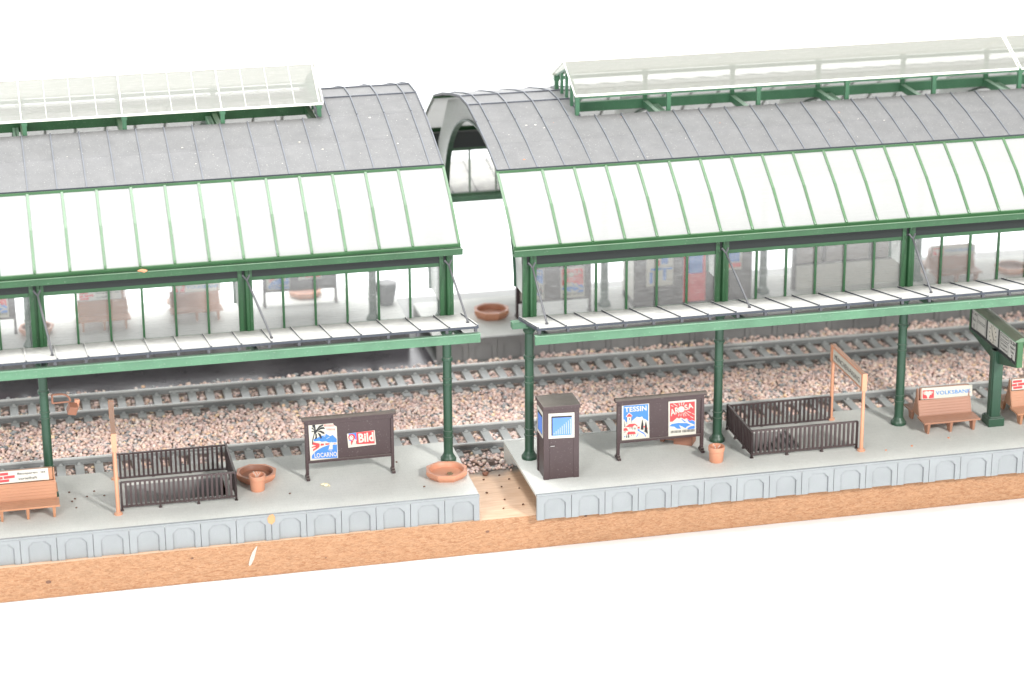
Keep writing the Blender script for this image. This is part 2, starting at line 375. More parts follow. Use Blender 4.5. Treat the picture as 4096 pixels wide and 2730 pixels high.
# ------------------------------------------------------------------ setting
def ground():
    mb = MB(); pr = []
    z0 = -1.19
    pr = [(-120, z0), (90, z0)]
    for k in range(1, 15):
        a = k/14*PI/2; pr.append((90+70*math.sin(a), z0+70*(1-math.cos(a))))
    pr.append((160, 260))
    xs = (-190, 190)
    v = [(x, y, z) for y, z in pr for x in xs]
    mb.add(v, [(2*i, 2*i+1, 2*i+3, 2*i+2) for i in range(len(pr)-1)])
    o = mb.build('ground', PAPER, smooth=True); tag(o, kind='structure')
ground()
bb = MB()
X0, X1, YB = -24, 34, 23.2
# front edge with a faint irregular saw line
n = 120
top = []; 
for i in range(n+1):
    x = X0+(X1-X0)*i/n; top.append((x, 0.0+.012*math.sin(i*1.7)+random.uniform(-.01, .01), random.uniform(-.018, .012)))
vs = []; fs = []
for i, (x, dy, dz) in enumerate(top):
    vs += [(x, .03+dy*.3, 0), (x, dy, -.03+dz*.3), (x, dy, -1.15+dz*.3), (x, .03, -1.185)]
for i in range(n):
    for k in range(3): fs.append((4*i+k, 4*i+k+1, 4*i+5+k, 4*i+4+k))
bb.add(vs, fs, 0)
bb.add([(X0, .03, 0), (X1, .03, 0), (X1, YB, 0), (X0, YB, 0)], [(0, 1, 2, 3)], 1)
for i in range(n):                         # close the top strip to the moulded edge
    a, b = vs[4*i], vs[4*i+4]; bb.add([a, b, (b[0], .03, 0), (a[0], .03, 0)], [(0, 1, 2, 3)], 1)
bb.add([(X0, .03, -1.185), (X1, .03, -1.185), (X1, YB, -1.185), (X0, YB, -1.185)], [(3, 2, 1, 0)], 0)
bb.add([(X0, YB, 0), (X1, YB, 0), (X1, YB, -1.185), (X0, YB, -1.185)], [(0, 1, 2, 3)], 0)
bb.add([(X0, .03, 0), (X0, YB, 0), (X0, YB, -1.185), (X0, .03, -1.185)], [(0, 1, 2, 3)], 0)
bb.add([(X1, .03, 0), (X1, YB, 0), (X1, YB, -1.185), (X1, .03, -1.185)], [(3, 2, 1, 0)], 0)
board = bb.build('baseboard', [CHIP, BTOP])
tag(board, 'long chipboard baseboard with raw tan edge carrying the whole model station', 'baseboard')
# pith holes and knots in the edge
kb = MB()
for x, z, r in ((-13.95, -.62, .06), (.27, -.40, .05), (3.6, -.2, .035), (-5.1, -.75, .03), (11.2, -.8, .035), (-9.4, -.3, .03)):
    kb.lathe([(r*1.2, -.004), (r*.9, .003), (r*.35, .004)], n=10); m = len(kb.v)
    for i in range(m-30, m):
        a, b, c = kb.v[i]; kb.v[i] = (x+a*1.25, -.012-c, z+b*.8)
kb.build('knot', CRUMB, board)
rs = MB(); rs.box(-22, 1.6, 14.25, 17.1, .004, .02)
o = rs.build('road', DARKST); tag(o, kind='structure')

# ------------------------------------------------------------------ platforms
def platform(name, side, xa, xb, y0, depth, s, first, nP, label, hole=None, skirt=SKIRT, back=False, group='platforms of the model station', detail=True):
    """xa,xb platform ends (local x); panels of 1.1336 start from 'first'"""
    r = thing(name, side, 0, y0, 0, label, 'platform', group)
    mb = MB(); t = .10; D = depth
    def slab(x0, x1, ya, yb): mb.box(x0, x1, ya, yb, HP-t, HP)
    if hole:
        hx0, hx1, hy0, hy1 = hole
        slab(xa, hx0, .02, D); slab(hx1, xb, .02, D); slab(hx0, hx1, .02, hy0); slab(hx0, hx1, hy1, D)
    else: slab(xa, xb, .02, D)
    mb.box(xa, xb, D-.09, D-.001, 0, HP-t)
    mb.build('deck', PLAT, r)
    w = MB()
    w.box(xa, xb, .06, .12, 0.0, HP-.004)           # recessed plane
    w.box(xa, xb, -.002, .12, HP-.055, HP+.004)      # kerb lip
    P = 1.1336; k = 0; x = first
    edges = [xa]
    xs = []
    q = first
    while q > xa: xs.append(q); q -= P
    q = first+P
    while q < xb: xs.append(q); q += P
    xs = sorted([v for v in xs if xa+.2 < v < xb-.2]); edges = [xa]+xs+[xb]
    for a, b in zip(edges[:-1], edges[1:]):
        g = .008; wd = b-a
        l, rr = a+g, b-g; ol, orr = a+.215*wd/1.1336*1.1, b-.17*wd/1.1336*1.1
        zt = HP*.80; ch = .16
        w.prism([(l, 0), (ol, 0), (ol, zt-ch), (ol+ch, zt), (orr-ch, zt), (orr, zt-ch), (orr, 0), (rr, 0), (rr, HP-.06), (l, HP-.06)], 'y', .0, .075)
        # thin raised lip that follows the arch
        pts = [(ol, 0), (ol, zt-ch), (ol+ch, zt), (orr-ch, zt), (orr, zt-ch), (orr, 0)]
        for c0, c1 in zip(pts[:-1], pts[1:]):
            w.bar((c0[0], .003, c0[1]), (c1[0], .003, c1[1]), .012, .012)
    w.build('panelled_wall', skirt, r, bevel=.006 if detail else 0)
    if hole:
        st = MB(); hx0, hx1, hy0, hy1 = hole
        st.box(hx0, hx1, hy0-.04, hy0, 0.02, HP-t); st.box(hx0, hx1, hy1, hy1+.04, 0.02, HP-t)
        st.box(hx0, hx1, hy0, hy1, .012, .02)
        n = 6
        for i in range(n):
            f = i/n
            if s < 0: a, b = hx0+(hx1-hx0)*f*.62, hx0+(hx1-hx0)*(i+1)/n*.62
            else: a, b = hx1-(hx1-hx0)*(i+1)/n*.62, hx1-(hx1-hx0)*f*.62
            st.box(a, b, hy0, hy1, .02, HP-t-(i+.3)*.12)
        st.build('stairs', SKIRTF, r)
    return r
platform('platform', 'L', -24, .03, 0, 4.85, -1, -1.1336, 0, 'near grey platform left of the gap, with bench, stair railing and wide planter', hole=(-11.2, -7.95, 1.95, 3.75))
platform('platform', 'R', -.03, 30, 0, 4.85, 1, 1.1336, 0, 'near grey platform right of the gap, with brown kiosk on its corner', hole=(7.95, 9.75, 1.95, 3.75))
platform('platform', 'R', -.25, 34, 15.45, 4.75, 1, 1.0, 0, 'far dark grey platform right of the gap, behind both tracks', skirt=SKIRTF, detail=False)
platform('platform', 'L', -24, .95, 17.35, 5.0, -1, -.2, 0, 'far platform left of the gap, set back behind a dark strip', skirt=SKIRTF, detail=False)

# ------------------------------------------------------------------ tracks
def track(yn, tilt, label):
    r = bpy.data.objects.new('railway_track', None); COL.objects.link(r); r.location = (0, yn, 0); r.rotation_euler = (0, 0, math.atan(tilt))
    tag(r, label, 'railway track', 'two parallel railway tracks')
    xa, xb = -20, 32
    prof = [(-.02, .44), (.02, .44), (.02, .31), (.085, .29), (.085, .262), (-.085, .262), (-.085, .29), (-.02, .31)]
    for yy in (0, 1.72):
        mb = MB(); mb.prism([(a+yy, b) for a, b in prof], 'x', xa, xb, 1)
        mb.prism([(yy-.058, .44), (yy+.058, .44), (yy+.058, .485), (yy+.04, .50), (yy-.04, .50), (yy-.058, .485)], 'x', xa, xb, 0)
        for x in (-8.2, 13.1):          # rail joiners
            mb.box(x-.55, x+.55, yy-.06, yy+.06, .268, .345)
        mb.build('rail', [RAIL, RAILS], r)
    sb = MB(); sb.box(-.15, .15, -.49, 2.21, .07, .262)
    for yy in (0, 1.72):
        for q in (-1, 1): sb.box(-.075, .075, yy+q*.13-.05, yy+q*.13+.05, .262, .315); sb.box(-.045, .045, yy+q*.11-.04, yy+q*.11+.04, .315, .345)
    s0 = sb.build('sleeper', SLEEP, r, bevel=.01)
    n = 0; x = -17.6
    while n < 78:
        if n == 0: s0.location = (x, 0, 0)
        else:
            c = s0.copy(); COL.objects.link(c); c.location = (x, random.uniform(-.015, .015), 0); c.rotation_euler = (0, 0, random.uniform(-.012, .012))
        x += .645; n += 1
    return r
track(5.58, -.0189, 'near railway track running close behind the near platforms')
track(11.72, -.0240, 'far railway track running along the far platforms')

def ballast():
    bm = bmesh.new(); bmesh.ops.create_icosphere(bm, subdivisions=1, radius=1)
    bv = np.array([v.co[:] for v in bm.verts]); bf = np.array([[v.index for v in f.verts] for f in bm.faces]); bm.free()
    rnd = random.Random(3)
    pal = [(.60, .44, .37), (.52, .38, .34), (.66, .51, .43), (.42, .32, .30), (.54, .46, .42), (.70, .47, .31), (.17, .185, .19), (.26, .27, .27), (.36, .31, .30), (.62, .48, .44)]
    wts = [20, 16, 14, 8, 9, 4, 3, 4, 7, 14]
    P = []; C = []
    def peb(x, y, z, r):
        P.append((x, y, z, r))
        c = rnd.choices(pal, wts)[0]; g = 1.45*rnd.uniform(.88, 1.12); C.append((min(.95, c[0]*g), min(.9, c[1]*g), min(.85, c[2]*g), 1))
    st = .122; y = 4.35
    while y < 14.5:
        x = -17.5; xe = 17.6+.62*y
        while x < xe:
            px, py = x+rnd.uniform(-.055, .055), y+rnd.uniform(-.055, .055)
            x += st
            bad = False; zz = .19+.02*math.sin(px*1.3+py*2.1); inA = False
            for yn, tl in ((5.58, -.0189), (11.72, -.0240)):
                yy = py-yn-px*tl
                if -.54 < yy < 2.26:
                    u = (px+17.6+.3225) % .645-.3225
                    if abs(u) < .165: bad = True
                    if abs(yy) < .14 or abs(yy-1.72) < .14: bad = True
                    zz = .14; inA = True
            if bad: continue
            if py < 4.75 and rnd.random() < .5: continue
            if py > 14.2 and rnd.random() < .6: continue
            r = rnd.choice((.056, .063, .07, .078, .09))
            peb(px, py, zz+rnd.uniform(-.02, .035), r)
            if not inA and rnd.random() < .15: peb(px+rnd.uniform(-.1, .1), py+rnd.uniform(-.1, .1), zz+.07+rnd.uniform(0, .03), r)
        y += st
    for _ in range(110):               # scatter at the gap between the near platforms
        px = rnd.uniform(-.1, 2.1); peb(px, 4.42-abs(rnd.gauss(0, .25)), .05, rnd.uniform(.04, .085))
    P = np.array(P); n = len(P); rg = np.random.default_rng(3)
    a, t = rg.uniform(0, 6.28, n), rg.uniform(-.5, .5, n)
    S = np.stack([rg.uniform(.9, 1.4, n), rg.uniform(.8, 1.15, n), rg.uniform(.62, .88, n)], 1)*P[:, 3:4]
    k1, k2 = rg.uniform(0, 6, n)[:, None], rg.uniform(0, 6, n)[:, None]
    f = 1+.11*np.sin(bv[None, :, 0]*4+k1)+.09*np.sin(bv[None, :, 1]*5+k2)
    v = bv[None]*S[:, None, :]*f[..., None]
    y2 = v[..., 1]*np.cos(t)[:, None]-v[..., 2]*np.sin(t)[:, None]; z2 = v[..., 1]*np.sin(t)[:, None]+v[..., 2]*np.cos(t)[:, None]
    x3 = v[..., 0]*np.cos(a)[:, None]-y2*np.sin(a)[:, None]; y3 = v[..., 0]*np.sin(a)[:, None]+y2*np.cos(a)[:, None]
    V = (np.stack([x3, y3, z2], -1)+P[:, None, :3]).reshape(-1, 3)
    F = (bf[None]+(np.arange(n)*len(bv))[:, None, None]).reshape(-1, 3)
    bx = np.array([(x, y, z) for z in (.005, .15) for y in (4.55, 14.3) for x in (-19, 34)], float)
    q = [(0, 2, 3), (0, 3, 1), (4, 5, 7), (4, 7, 6), (0, 1, 5), (0, 5, 4), (2, 6, 7), (2, 7, 3)]
    F = np.concatenate([F, np.array(q)+len(V)]); V = np.concatenate([V, bx])
    me = bpy.data.meshes.new('ballast'); me.vertices.add(len(V)); me.vertices.foreach_set('co', V.ravel())
    me.loops.add(F.size); me.loops.foreach_set('vertex_index', F.ravel().astype('i4'))
    me.polygons.add(len(F)); me.polygons.foreach_set('loop_start', np.arange(0, F.size, 3, dtype='i4'))
    me.materials.append(PEB); me.materials.append(BED)
    mi = np.zeros(len(F), 'i4'); mi[-8:] = 1; sm = np.ones(len(F), bool); sm[-8:] = False
    me.update(calc_edges=True)
    me.polygons.foreach_set('material_index', mi); me.polygons.foreach_set('use_smooth', sm)
    at = me.color_attributes.new('tone', 'FLOAT_COLOR', 'POINT')
    CC = np.concatenate([np.repeat(np.array(C), len(bv), 0), np.tile([.2, .17, .15, 1], (8, 1))])
    at.data.foreach_set('color', CC.ravel().astype('f4')); me.update()
    o = bpy.data.objects.new('ballast', me); COL.objects.link(o)
    tag(o, 'pinkish grey pebble ballast packed around and between the two tracks', 'ballast', kind='stuff')
ballast()
lp = MB()
rb = random.Random(5)
for k, (x, y, r) in enumerate([(1.05, 3.75, .10), (1.5, 3.6, .035), (.9, 3.35, .035), (1.75, 3.2, .03), (1.35, 2.6, .03), (.75, 2.2, .04), (1.9, 2.35, .025), (1.2, 1.5, .035), (1.7, .95, .04), (1.0, .8, .03)]):
    b = MB(); b.blob((0, 0, 0), r, 0, k, (1.1, .9, .75)); o = b.build('pebble', CRUMB if k != 0 else TERRAD, smooth=True); o.location = (x, y, r*.6)
    tag(o, 'tiny brown pebble strayed onto the bare board in the gap between platforms' if k else 'largest brown pebble strayed onto the bare board in the gap', 'pebble', 'pebbles strayed into the gap')

# ------------------------------------------------------------------ train sheds
YC = 10.65
def shed(side, s, xe, ulen, col0, zs, label):
    """side frame, s direction away from the gap, xe roof end, col0 first column, zs heights"""
    r = thing('train_shed', side, 0, 0, 0, label, 'train shed', 'two glazed train sheds')
    X = lambda u: xe+s*u
    xend = X(ulen)
    rng = lambda a, b: (min(a, b), max(a, b))
    cols = [col0+s*6.62*k for k in range(int(ulen/6.62)+1)]
    wt, cb, cf, gt, Ez, Gz, Jz, Kz, skz, rz = zs
    E, G, J, K = (2.76, Ez), (5.36, Gz), (8.55, Jz), (10.0, Kz)
    EM = ((E[0]+G[0])/2-.05, (E[1]+G[1])/2+.07); GM = ((G[0]+J[0])/2, (G[1]+J[1])/2+.05)
    for m in (0, 1):
        far = bool(m)
        fy = (lambda y: 2*YC-y) if far else (lambda y: y)
        def yy(a, b): a, b = fy(a), fy(b); return (min(a, b), max(a, b))
        def bx(mb, x0, x1, ya, yb, z0, z1, mi=0):
            a, b = yy(ya, yb); x0, x1 = rng(x0, x1); mb.box(x0, x1, a, b, z0, z1, mi)
        # ---- lower columns
        for i, cx in enumerate(cols):
            if side == 'L' and i == 1: lower = False
            else: lower = True
            if lower:
                c = MB(); y = fy(3.19)
                c.lathe([(.27, HP), (.27, HP+.10), (.22, HP+.17), (.17, HP+.26), (.158, HP+.3), (.158, 1.72), (.185, 1.735), (.185, 1.775), (.156, 1.79), (.156, 1.93), (.18, 1.945), (.18, 1.985), (.154, 2.0),
                         (.150, 3.6), (.178, 3.615), (.178, 3.655), (.15, 3.67), (.149, 3.81), (.176, 3.825), (.176, 3.865), (.149, 3.88), (.147, 4.47), (.185, 4.49), (.195, 4.54), (.185, 4.59), (.15, 4.62), (.148, 5.38), (.2, 5.44), (.215, 5.5), (.17, 5.56), (.235, 5.66), (.25, 5.72), (.16, 5.76)], (cx, y), 10, rot=.3)
                c.build('column', GREEND, r, smooth=True)
            # ---- upper pilaster
            u = MB()
            bx(u, cx-.23, cx-.10, 3.06, 3.22, cb-.1, wt+.5); bx(u, cx+.10, cx+.23, 3.06, 3.22, cb-.1, wt+.5)
            bx(u, cx-.10, cx+.10, 3.13, 3.24, cb-.1, wt+.5)
            u.tube([(cx+.06, fy(3.05), cb-.1), (cx+.06, fy(3.05), wt+.5)], .065, 8)
            u.build('pilaster', GREEN, r)
            # ---- bracket under the canopy
            b = MB(); b.prism([(fy(3.1), 5.45), (fy(2.6), 5.8), (fy(.55), cf-.42), (fy(.55), cf-.26), (fy(3.1), cb-.10)], 'x', cx-.06, cx+.06)
            b.build('bracket', GREEND, r)
            # ---- strut rod with fork
            dx = .26*(1 if side == 'L' else .2)
            top = (cx+.03, fy(2.78), wt+.12); bot = (cx+.03+(.28 if side == 'L' else .09)+(.25 if i == 1 else .0), fy(1.2), (cb+(cf-cb)*(3.05-1.2)/2.6)+.05)
            tv, bv_ = Vector(top), Vector(bot)
            st = MB(); st.tube([tv, tv.lerp(bv_, .5)+Vector((0, .02, .02)), bv_], [.035, .04, .034], 8)
            st.tube([tv, tv+Vector((-.13, .06, .17))], .03, 6); st.tube([tv, tv+Vector((.10, .06, .17))], .03, 6)
            st.tube([bv_-Vector((0, 0, .06)), bv_], .055, 8)
            st.build('strut', IRON, r, smooth=True)
            if i == len(cols)-1: continue
            # ---- glazed bay
            c0, c1 = min(cx, cols[i+1]), max(cx, cols[i+1])
            w = MB()
            bx(w, c0+.23, c1-.23, 3.10, 3.20, wt, wt+.13); bx(w, c0+.23, c1-.23, 3.10, 3.20, cb-.12, cb-.02)
            for k in range(5):
                mx = c0+1.22+1.045*k; bx(w, mx-.036, mx+.036, 3.06, 3.16, cb-.05, wt+.02)
            wo = w.build('window', GREEN, r, bevel=.008)
            p = MB(); bx(p, c0+.20, c1-.20, 3.165, 3.180, cb-.03, wt+.03)
            p.build('pane', PANE, wo)
        # ---- header and gutter
        hx0, hx1 = (xe-.17 if s > 0 else xend), (xend if s > 0 else xe-.17)
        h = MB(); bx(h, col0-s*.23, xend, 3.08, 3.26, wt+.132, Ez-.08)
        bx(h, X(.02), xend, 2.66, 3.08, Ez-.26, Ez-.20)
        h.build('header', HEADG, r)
        g = MB(); gx = X(-.05)
        bx(g, gx, xend, 2.53, 2.58, gt-.22, gt); bx(g, gx, xend, 2.58, 2.76, gt-.22, gt-.17); bx(g, gx, xend, 2.76, 2.80, gt-.22, gt-.03); bx(g, gx, xend, 2.50, 2.53, gt-.04, gt)
        g.build('gutter', GREEN, r, bevel=.008)
        # ---- canopy
        ca = MB(); xc = xe+.11 if s < 0 else xe+.21
        prof = [(fy(3.10), cb), (fy(.45), cf), (fy(.45), cf-.085), (fy(3.10), cb-.085)]
        ca.prism(prof, 'x', *rng(xc, xend))
        k = 0
        while .951*k < ulen:
            x = xc+s*(.951*k+ (.03 if k == 0 else 0)); ca.bar((x, fy(3.08), cb+.02), (x, fy(.42), cf+.02), .045, .07, side=(1, 0, 0)); k += 1
        cao = ca.build('canopy', CANO, r)
        k = 0
        while .951*k < ulen-.5:
            lg = MB(); x = xc+s*(.951*k+.08); bx(lg, x-.045, x+.045, .46, .58, cf-.20, cf-.08); k += 1
            lg.build('lug', IRON, cao)
        be = MB(); xb = xe+.16 if s < 0 else xe+.13
        bx(be, xb, xend, .40, .52, cf-.55, cf-.26); bx(be, xb, xend, .36, .56, cf-.29, cf-.245)
        be.build('fascia_beam', GREENB, r, bevel=.012)
        rb_ = MB(); bx(rb_, xe-s*.02, xend, 3.0, 3.28, cb-.36, cb-.13); rb_.build('wall_beam', GREENB, r, bevel=.01)
        # ---- glazed lower roof
        gl = MB(); gp = [E, EM, G]
        def strip(mb, pr, x0, x1, th, mi=0):
            for (a, b) in zip(pr[:-1], pr[1:]):
                d = Vector((0, b[0]-a[0], b[1]-a[1])).normalized(); nn = Vector((0, -d.z, d.y))*th
                p = [(fy(a[0]), a[1]), (fy(b[0]), b[1]), (fy(b[0]+nn.y), b[1]+nn.z), (fy(a[0]+nn.y), a[1]+nn.z)]
                mb.prism(p, 'x', *rng(x0, x1), mi)
        strip(gl, gp, X(-.02), xend, -.02)
        gl.build('roof_glass', ROOFG, r)
        fr = MB()
        us = [0.02]+[1.55+1.1*k for k in range(int(ulen/1.1)-1)]
        for k, u in enumerate(us):
            x = X(u); w_ = .085
            for a, b in zip(gp[:-1], gp[1:]):
                ext = .04 if a is E else 0
                d = Vector((0, b[0]-a[0], b[1]-a[1])).normalized()
                fr.bar((x, fy(a[0]-d.y*ext), a[1]-d.z*ext+.012), (x, fy(b[0]), b[1]+.012), w_, .055, side=(1, 0, 0))
            if not far: fr.tube([(x, fy(E[0]-.02), E[1]+.03), (x, fy(E[0]+.1), E[1]+.10)], .042, 8)
        fr.bar((X(-.02), fy(E[0]), E[1]-.02), (xend, fy(E[0]), E[1]-.02), .09, .11)
        fr.bar((X(-.02), fy(G[0]-.02), G[1]-.03), (xend, fy(G[0]-.02), G[1]-.03), .17, .08)
        fr.build('glazing_bars', GREENR, r)
        # ---- dark roof
        ro = MB(); strip(ro, [G, GM, J], X(0), xend, .05)
        if far: strip(ro, [J, (9.45, J[1]+.14)], X(3.72), xend, .05)
        strip(ro, [J, K], X(0), X(3.72), .05)
        if not far: strip(ro, [K, (2*YC-K[0], K[1])], X(0), X(3.72), .05)
        roo = ro.build('metal_roof', ROOF, r)
        bu = [.03]+[.465+.94*k for k in range(int(ulen/.94))]
        for u in bu:
            x = X(u); ba = MB()
            pts = [(G[0]-.05, G[1]+.035), (GM[0], GM[1]+.068), (J[0]-.02, J[1]+.062)]
            for a, b in zip(pts[:-1], pts[1:]): ba.bar((x, fy(a[0]), a[1]), (x, fy(b[0]), b[1]), .042, .06, side=(1, 0, 0))
            if u < 3.6:
                ba.bar((x, fy(J[0]+.01), J[1]+.075), (x, fy(K[0]), K[1]+.07), .042, .06, side=(1, 0, 0))
                if not far: ba.bar((x, K[0], K[1]+.07), (x, 2*YC-K[0], K[1]+.07), .042, .06, side=(1, 0, 0))
            ba.build('batten', ROOFB, roo)
        le = MB(); le.bar((X(-.01), fy(G[0]-.03), G[1]+.012), (xend, fy(G[0]-.03), G[1]+.012), .06, .075); le.build('lower_edge', ROOFE, roo)
        ba = MB(); x = X(3.70); ba.bar((x, fy(J[0]+.01), J[1]+.075), (x, fy(K[0]), K[1]+.07), .05, .07, side=(1, 0, 0))
        ba.bar((X(0), fy(K[0]), K[1]+.07), (X(3.72), fy(K[0]), K[1]+.07), .05, .05)
        ba.build('ridge_batten', ROOFB, roo)
    # ---- arched ribs
    def arch(a, h, z0, n=32):
        return [(YC-a*math.cos(PI*k/n), z0+h*math.sin(PI*k/n)) for k in range(n+1)]
    dz = Kz-11.46
    for i, cx in enumerate(cols):
        xr = X(.46) if i == 0 else cx
        x0, x1 = (xr, xr+.2) if s > 0 else (xr-.2, xr)
        inn = arch(5.8, 4.0+dz, 6.5); out = arch(5.86, 4.06+dz, 6.5)
        b = MB(); n = len(inn); v = [(x0, *p) for p in inn]+[(x0, *p) for p in out]+[(x1, *p) for p in inn]+[(x1, *p) for p in out]
        f = []
        for k in range(n-1):
            f += [(k, k+1, n+k+1, n+k), (2*n+k, 3*n+k, 3*n+k+1, 2*n+k+1), (k, 2*n+k, 2*n+k+1, k+1), (n+k, n+k+1, 3*n+k+1, 3*n+k)]
        b.add(v, f); b.build('arched_rib', GREEND, r)
        gb = MB(); h = [(3.4, 6.5), (3.4, Ez-.35), (5.36, Gz-.16), (8.55, Jz-.14)]+([(10.0, Kz-.14)] if i == 0 else [(8.6, dz+11.46-.74)])
        a2 = arch(5.84, 4.04+dz, 6.5)
        nn = len(h)
        # spandrel plate, built in strips between the arch and the roof line
        prof = h+[(2*YC-y, z) for y, z in h[::-1]]
        def top(y):
            pr = prof[1:-1]
            for p, q in zip(pr[:-1], pr[1:]):
                if p[0] <= y <= q[0] and q[0] > p[0]: return p[1]+(q[1]-p[1])*(y-p[0])/(q[0]-p[0])
            return pr[0][1]
        ys = sorted(set([3.4, 2*YC-3.4, 8.55, 2*YC-8.55, 5.36, 2*YC-5.36, 10.0, 2*YC-10.0]+[p[0] for p in a2]))
        def bot(y):
            if abs(y-YC) >= 5.84: return 6.5
            return 6.5+(4.04+dz)*math.sqrt(max(0, 1-((y-YC)/5.84)**2))
        for ya, yb in zip(ys[:-1], ys[1:]):
            gb.prism([(ya, bot(ya+1e-4)), (yb, bot(yb-1e-4)), (yb, top(yb-1e-4)), (ya, top(ya+1e-4))], 'x', (x0+x1)/2-.02, (x0+x1)/2+.02)
        gb.build('spandrel', GABLE, r)
        if i > 0:
            tb = MB(); tb.box(x0, x1, 8.75, 2*YC-8.75, 10.48+dz, 10.72+dz); tb.build('tie_beam', GREENS, r)
    # ---- skylight
    YS = 10.15
    sk = MB(); u0 = 3.63; pu = [u0+3.29*k for k in range(int((ulen-3.7)/3.29)+1)]
    for f0 in (lambda y: y, lambda y: 2*YS-y):
        for u in pu:
            x = X(u); sk.box(x-.07, x+.07, *sorted((f0(8.60), f0(8.74))), Jz-.3, skz-.03)
            sk.box(x-.095, x+.095, *sorted((f0(8.56), f0(8.76))), skz-.2, skz-.02)
        ya, yb = sorted((f0(8.62), f0(8.74)))
        sk.box(*rng(X(u0), xend), ya, yb, skz-.16, skz-.05) if f0(1) > 1 or side == 'R' else None
    sko = sk.build('skylight', GREENS, r)
    pz = Jz-.27; cb_ = MB(); ya, yb = 11.62, 11.78
    cb_.box(*rng(X(u0), xend), ya, yb, pz-.34, pz)
    for u in pu:
        x = X(u); cb_.box(x-.08, x+.1, 8.7, 11.7, pz-.3, pz-.06)
    cb_.build('purlin', GREENS if side == 'R' else GREEN, sko)
    ge = MB(); x = X(u0)                      # gable end bars
    for k in range(5):
        y = 8.75+2.8*k/4; z = skz-.08+(rz-.25-skz)*max(0, 1-abs(y-YS)/1.6); ge.box(x-.05, x+.05, y-.05, y+.05, Kz-.35, z)
    ge.bar((x, 8.6, skz-.06), (x, YS, rz-.30), .1, .08); ge.bar((x, 2*YS-8.6, skz-.06), (x, YS, rz-.30), .1, .08)
    ge.build('gable_end', GREENS, sko)
    cp = MB()
    xa, xb = X(u0-.12), xend
    segs = [(X(u0-.12), X(19.95)), (X(20.05), xend)] if side == 'R' else [(xa, xb)]
    for a, b in segs:
        for f0 in (lambda y: y, lambda y: 2*YS-y):
            cp.prism([(f0(8.5), skz), (f0(YS), rz), (f0(YS), rz-.035), (f0(8.5), skz-.035)], 'x', *rng(a, b), 0)
    cpo = cp.build('skylight_cap', CAPG, sko)
    ce = MB()
    for a, b in segs:
        for f0 in (lambda y: y, lambda y: 2*YS-y):
            ce.box(*rng(a, b), *sorted((f0(8.47), f0(8.51))), skz-.05, skz+.02)
        ce.box(*rng(a, b), YS-.035, YS+.035, rz-.03, rz+.025)
        for xx in (a, b):
            for f0 in (lambda y: y, lambda y: 2*YS-y): ce.bar((xx, f0(8.5), skz), (xx, f0(YS), rz), .03, .05, side=(1, 0, 0))
    k = 0
    while u0+.83*k < ulen:
        x = X(u0+.83*k)
        for f0 in (lambda y: y, lambda y: 2*YS-y):
            wd = .03 if k % 4 == 0 else .012
            if side == 'R': continue
            ce.bar((x, f0(8.52), skz+.006), (x, f0(YS), rz+.006), wd, .012, side=(1, 0, 0))
        k += 1
    ce.build('cap_ribs', CAPE, cpo)
    return r
shed('L', -1, .04, 20.5, -.36, (7.80, 6.10, 6.58, 8.55, 8.62, 10.60, 11.60, 11.90, 12.16, 13.17),
     'left train shed with dark ribbed roof and milky glazing, ending at the gap')
shed('R', 1, -.11, 29.5, .48, (7.65, 5.97, 6.49, 8.47, 8.50, 10.40, 11.20, 11.46, 12.0, 12.84),
     'right train shed with green skylight posts under a clear cap')

# ------------------------------------------------------------------ street furniture
def legpost(mb, x, y, w, z0, z1, d=None):
    d = d or w; mb.box(x-w/2, x+w/2, y-d/2, y+d/2, z0, z1)

def poster_board(side, x0, x1, y, label, arts, group='poster boards'):
    xm = (x0+x1)/2; W = (x1-x0)/2
    r = thing('poster_board', side, xm, y, HP, label, 'poster board', group)
    p = MB(); p.box(-W+.07, W-.07, -.015, .035, .60, 1.98)
    p.box(-W, W, -.05, .06, .57, .66)
    p.box(-W, W, -.06, .07, 1.93, 2.06)
    p.build('panel', BROWN, r, bevel=.008)
    for q in (-1, 1):
        l = MB(); l.box(q*(W-.04)-.05, q*(W-.04)+.05, -.06, .07, .0, 2.0)
        l.box(q*(W-.04)-.06, q*(W-.04)+.06, -.20, .20, .0, .09); l.box(q*(W-.04)-.05, q*(W-.04)+.05, -.13, .13, .09, .16)
        l.build('leg', BROWN, r, bevel=.01)
    c = MB(); c.prism([(-.11, 2.06), (.13, 2.06), (.13, 2.13), (.05, 2.19), (-.06, 2.18), (-.11, 2.12)], 'x', -W-.09, W+.09)
    c.build('cap', BROWN, r, bevel=.01)
    for a in arts: a(r, xm, y)
    return r
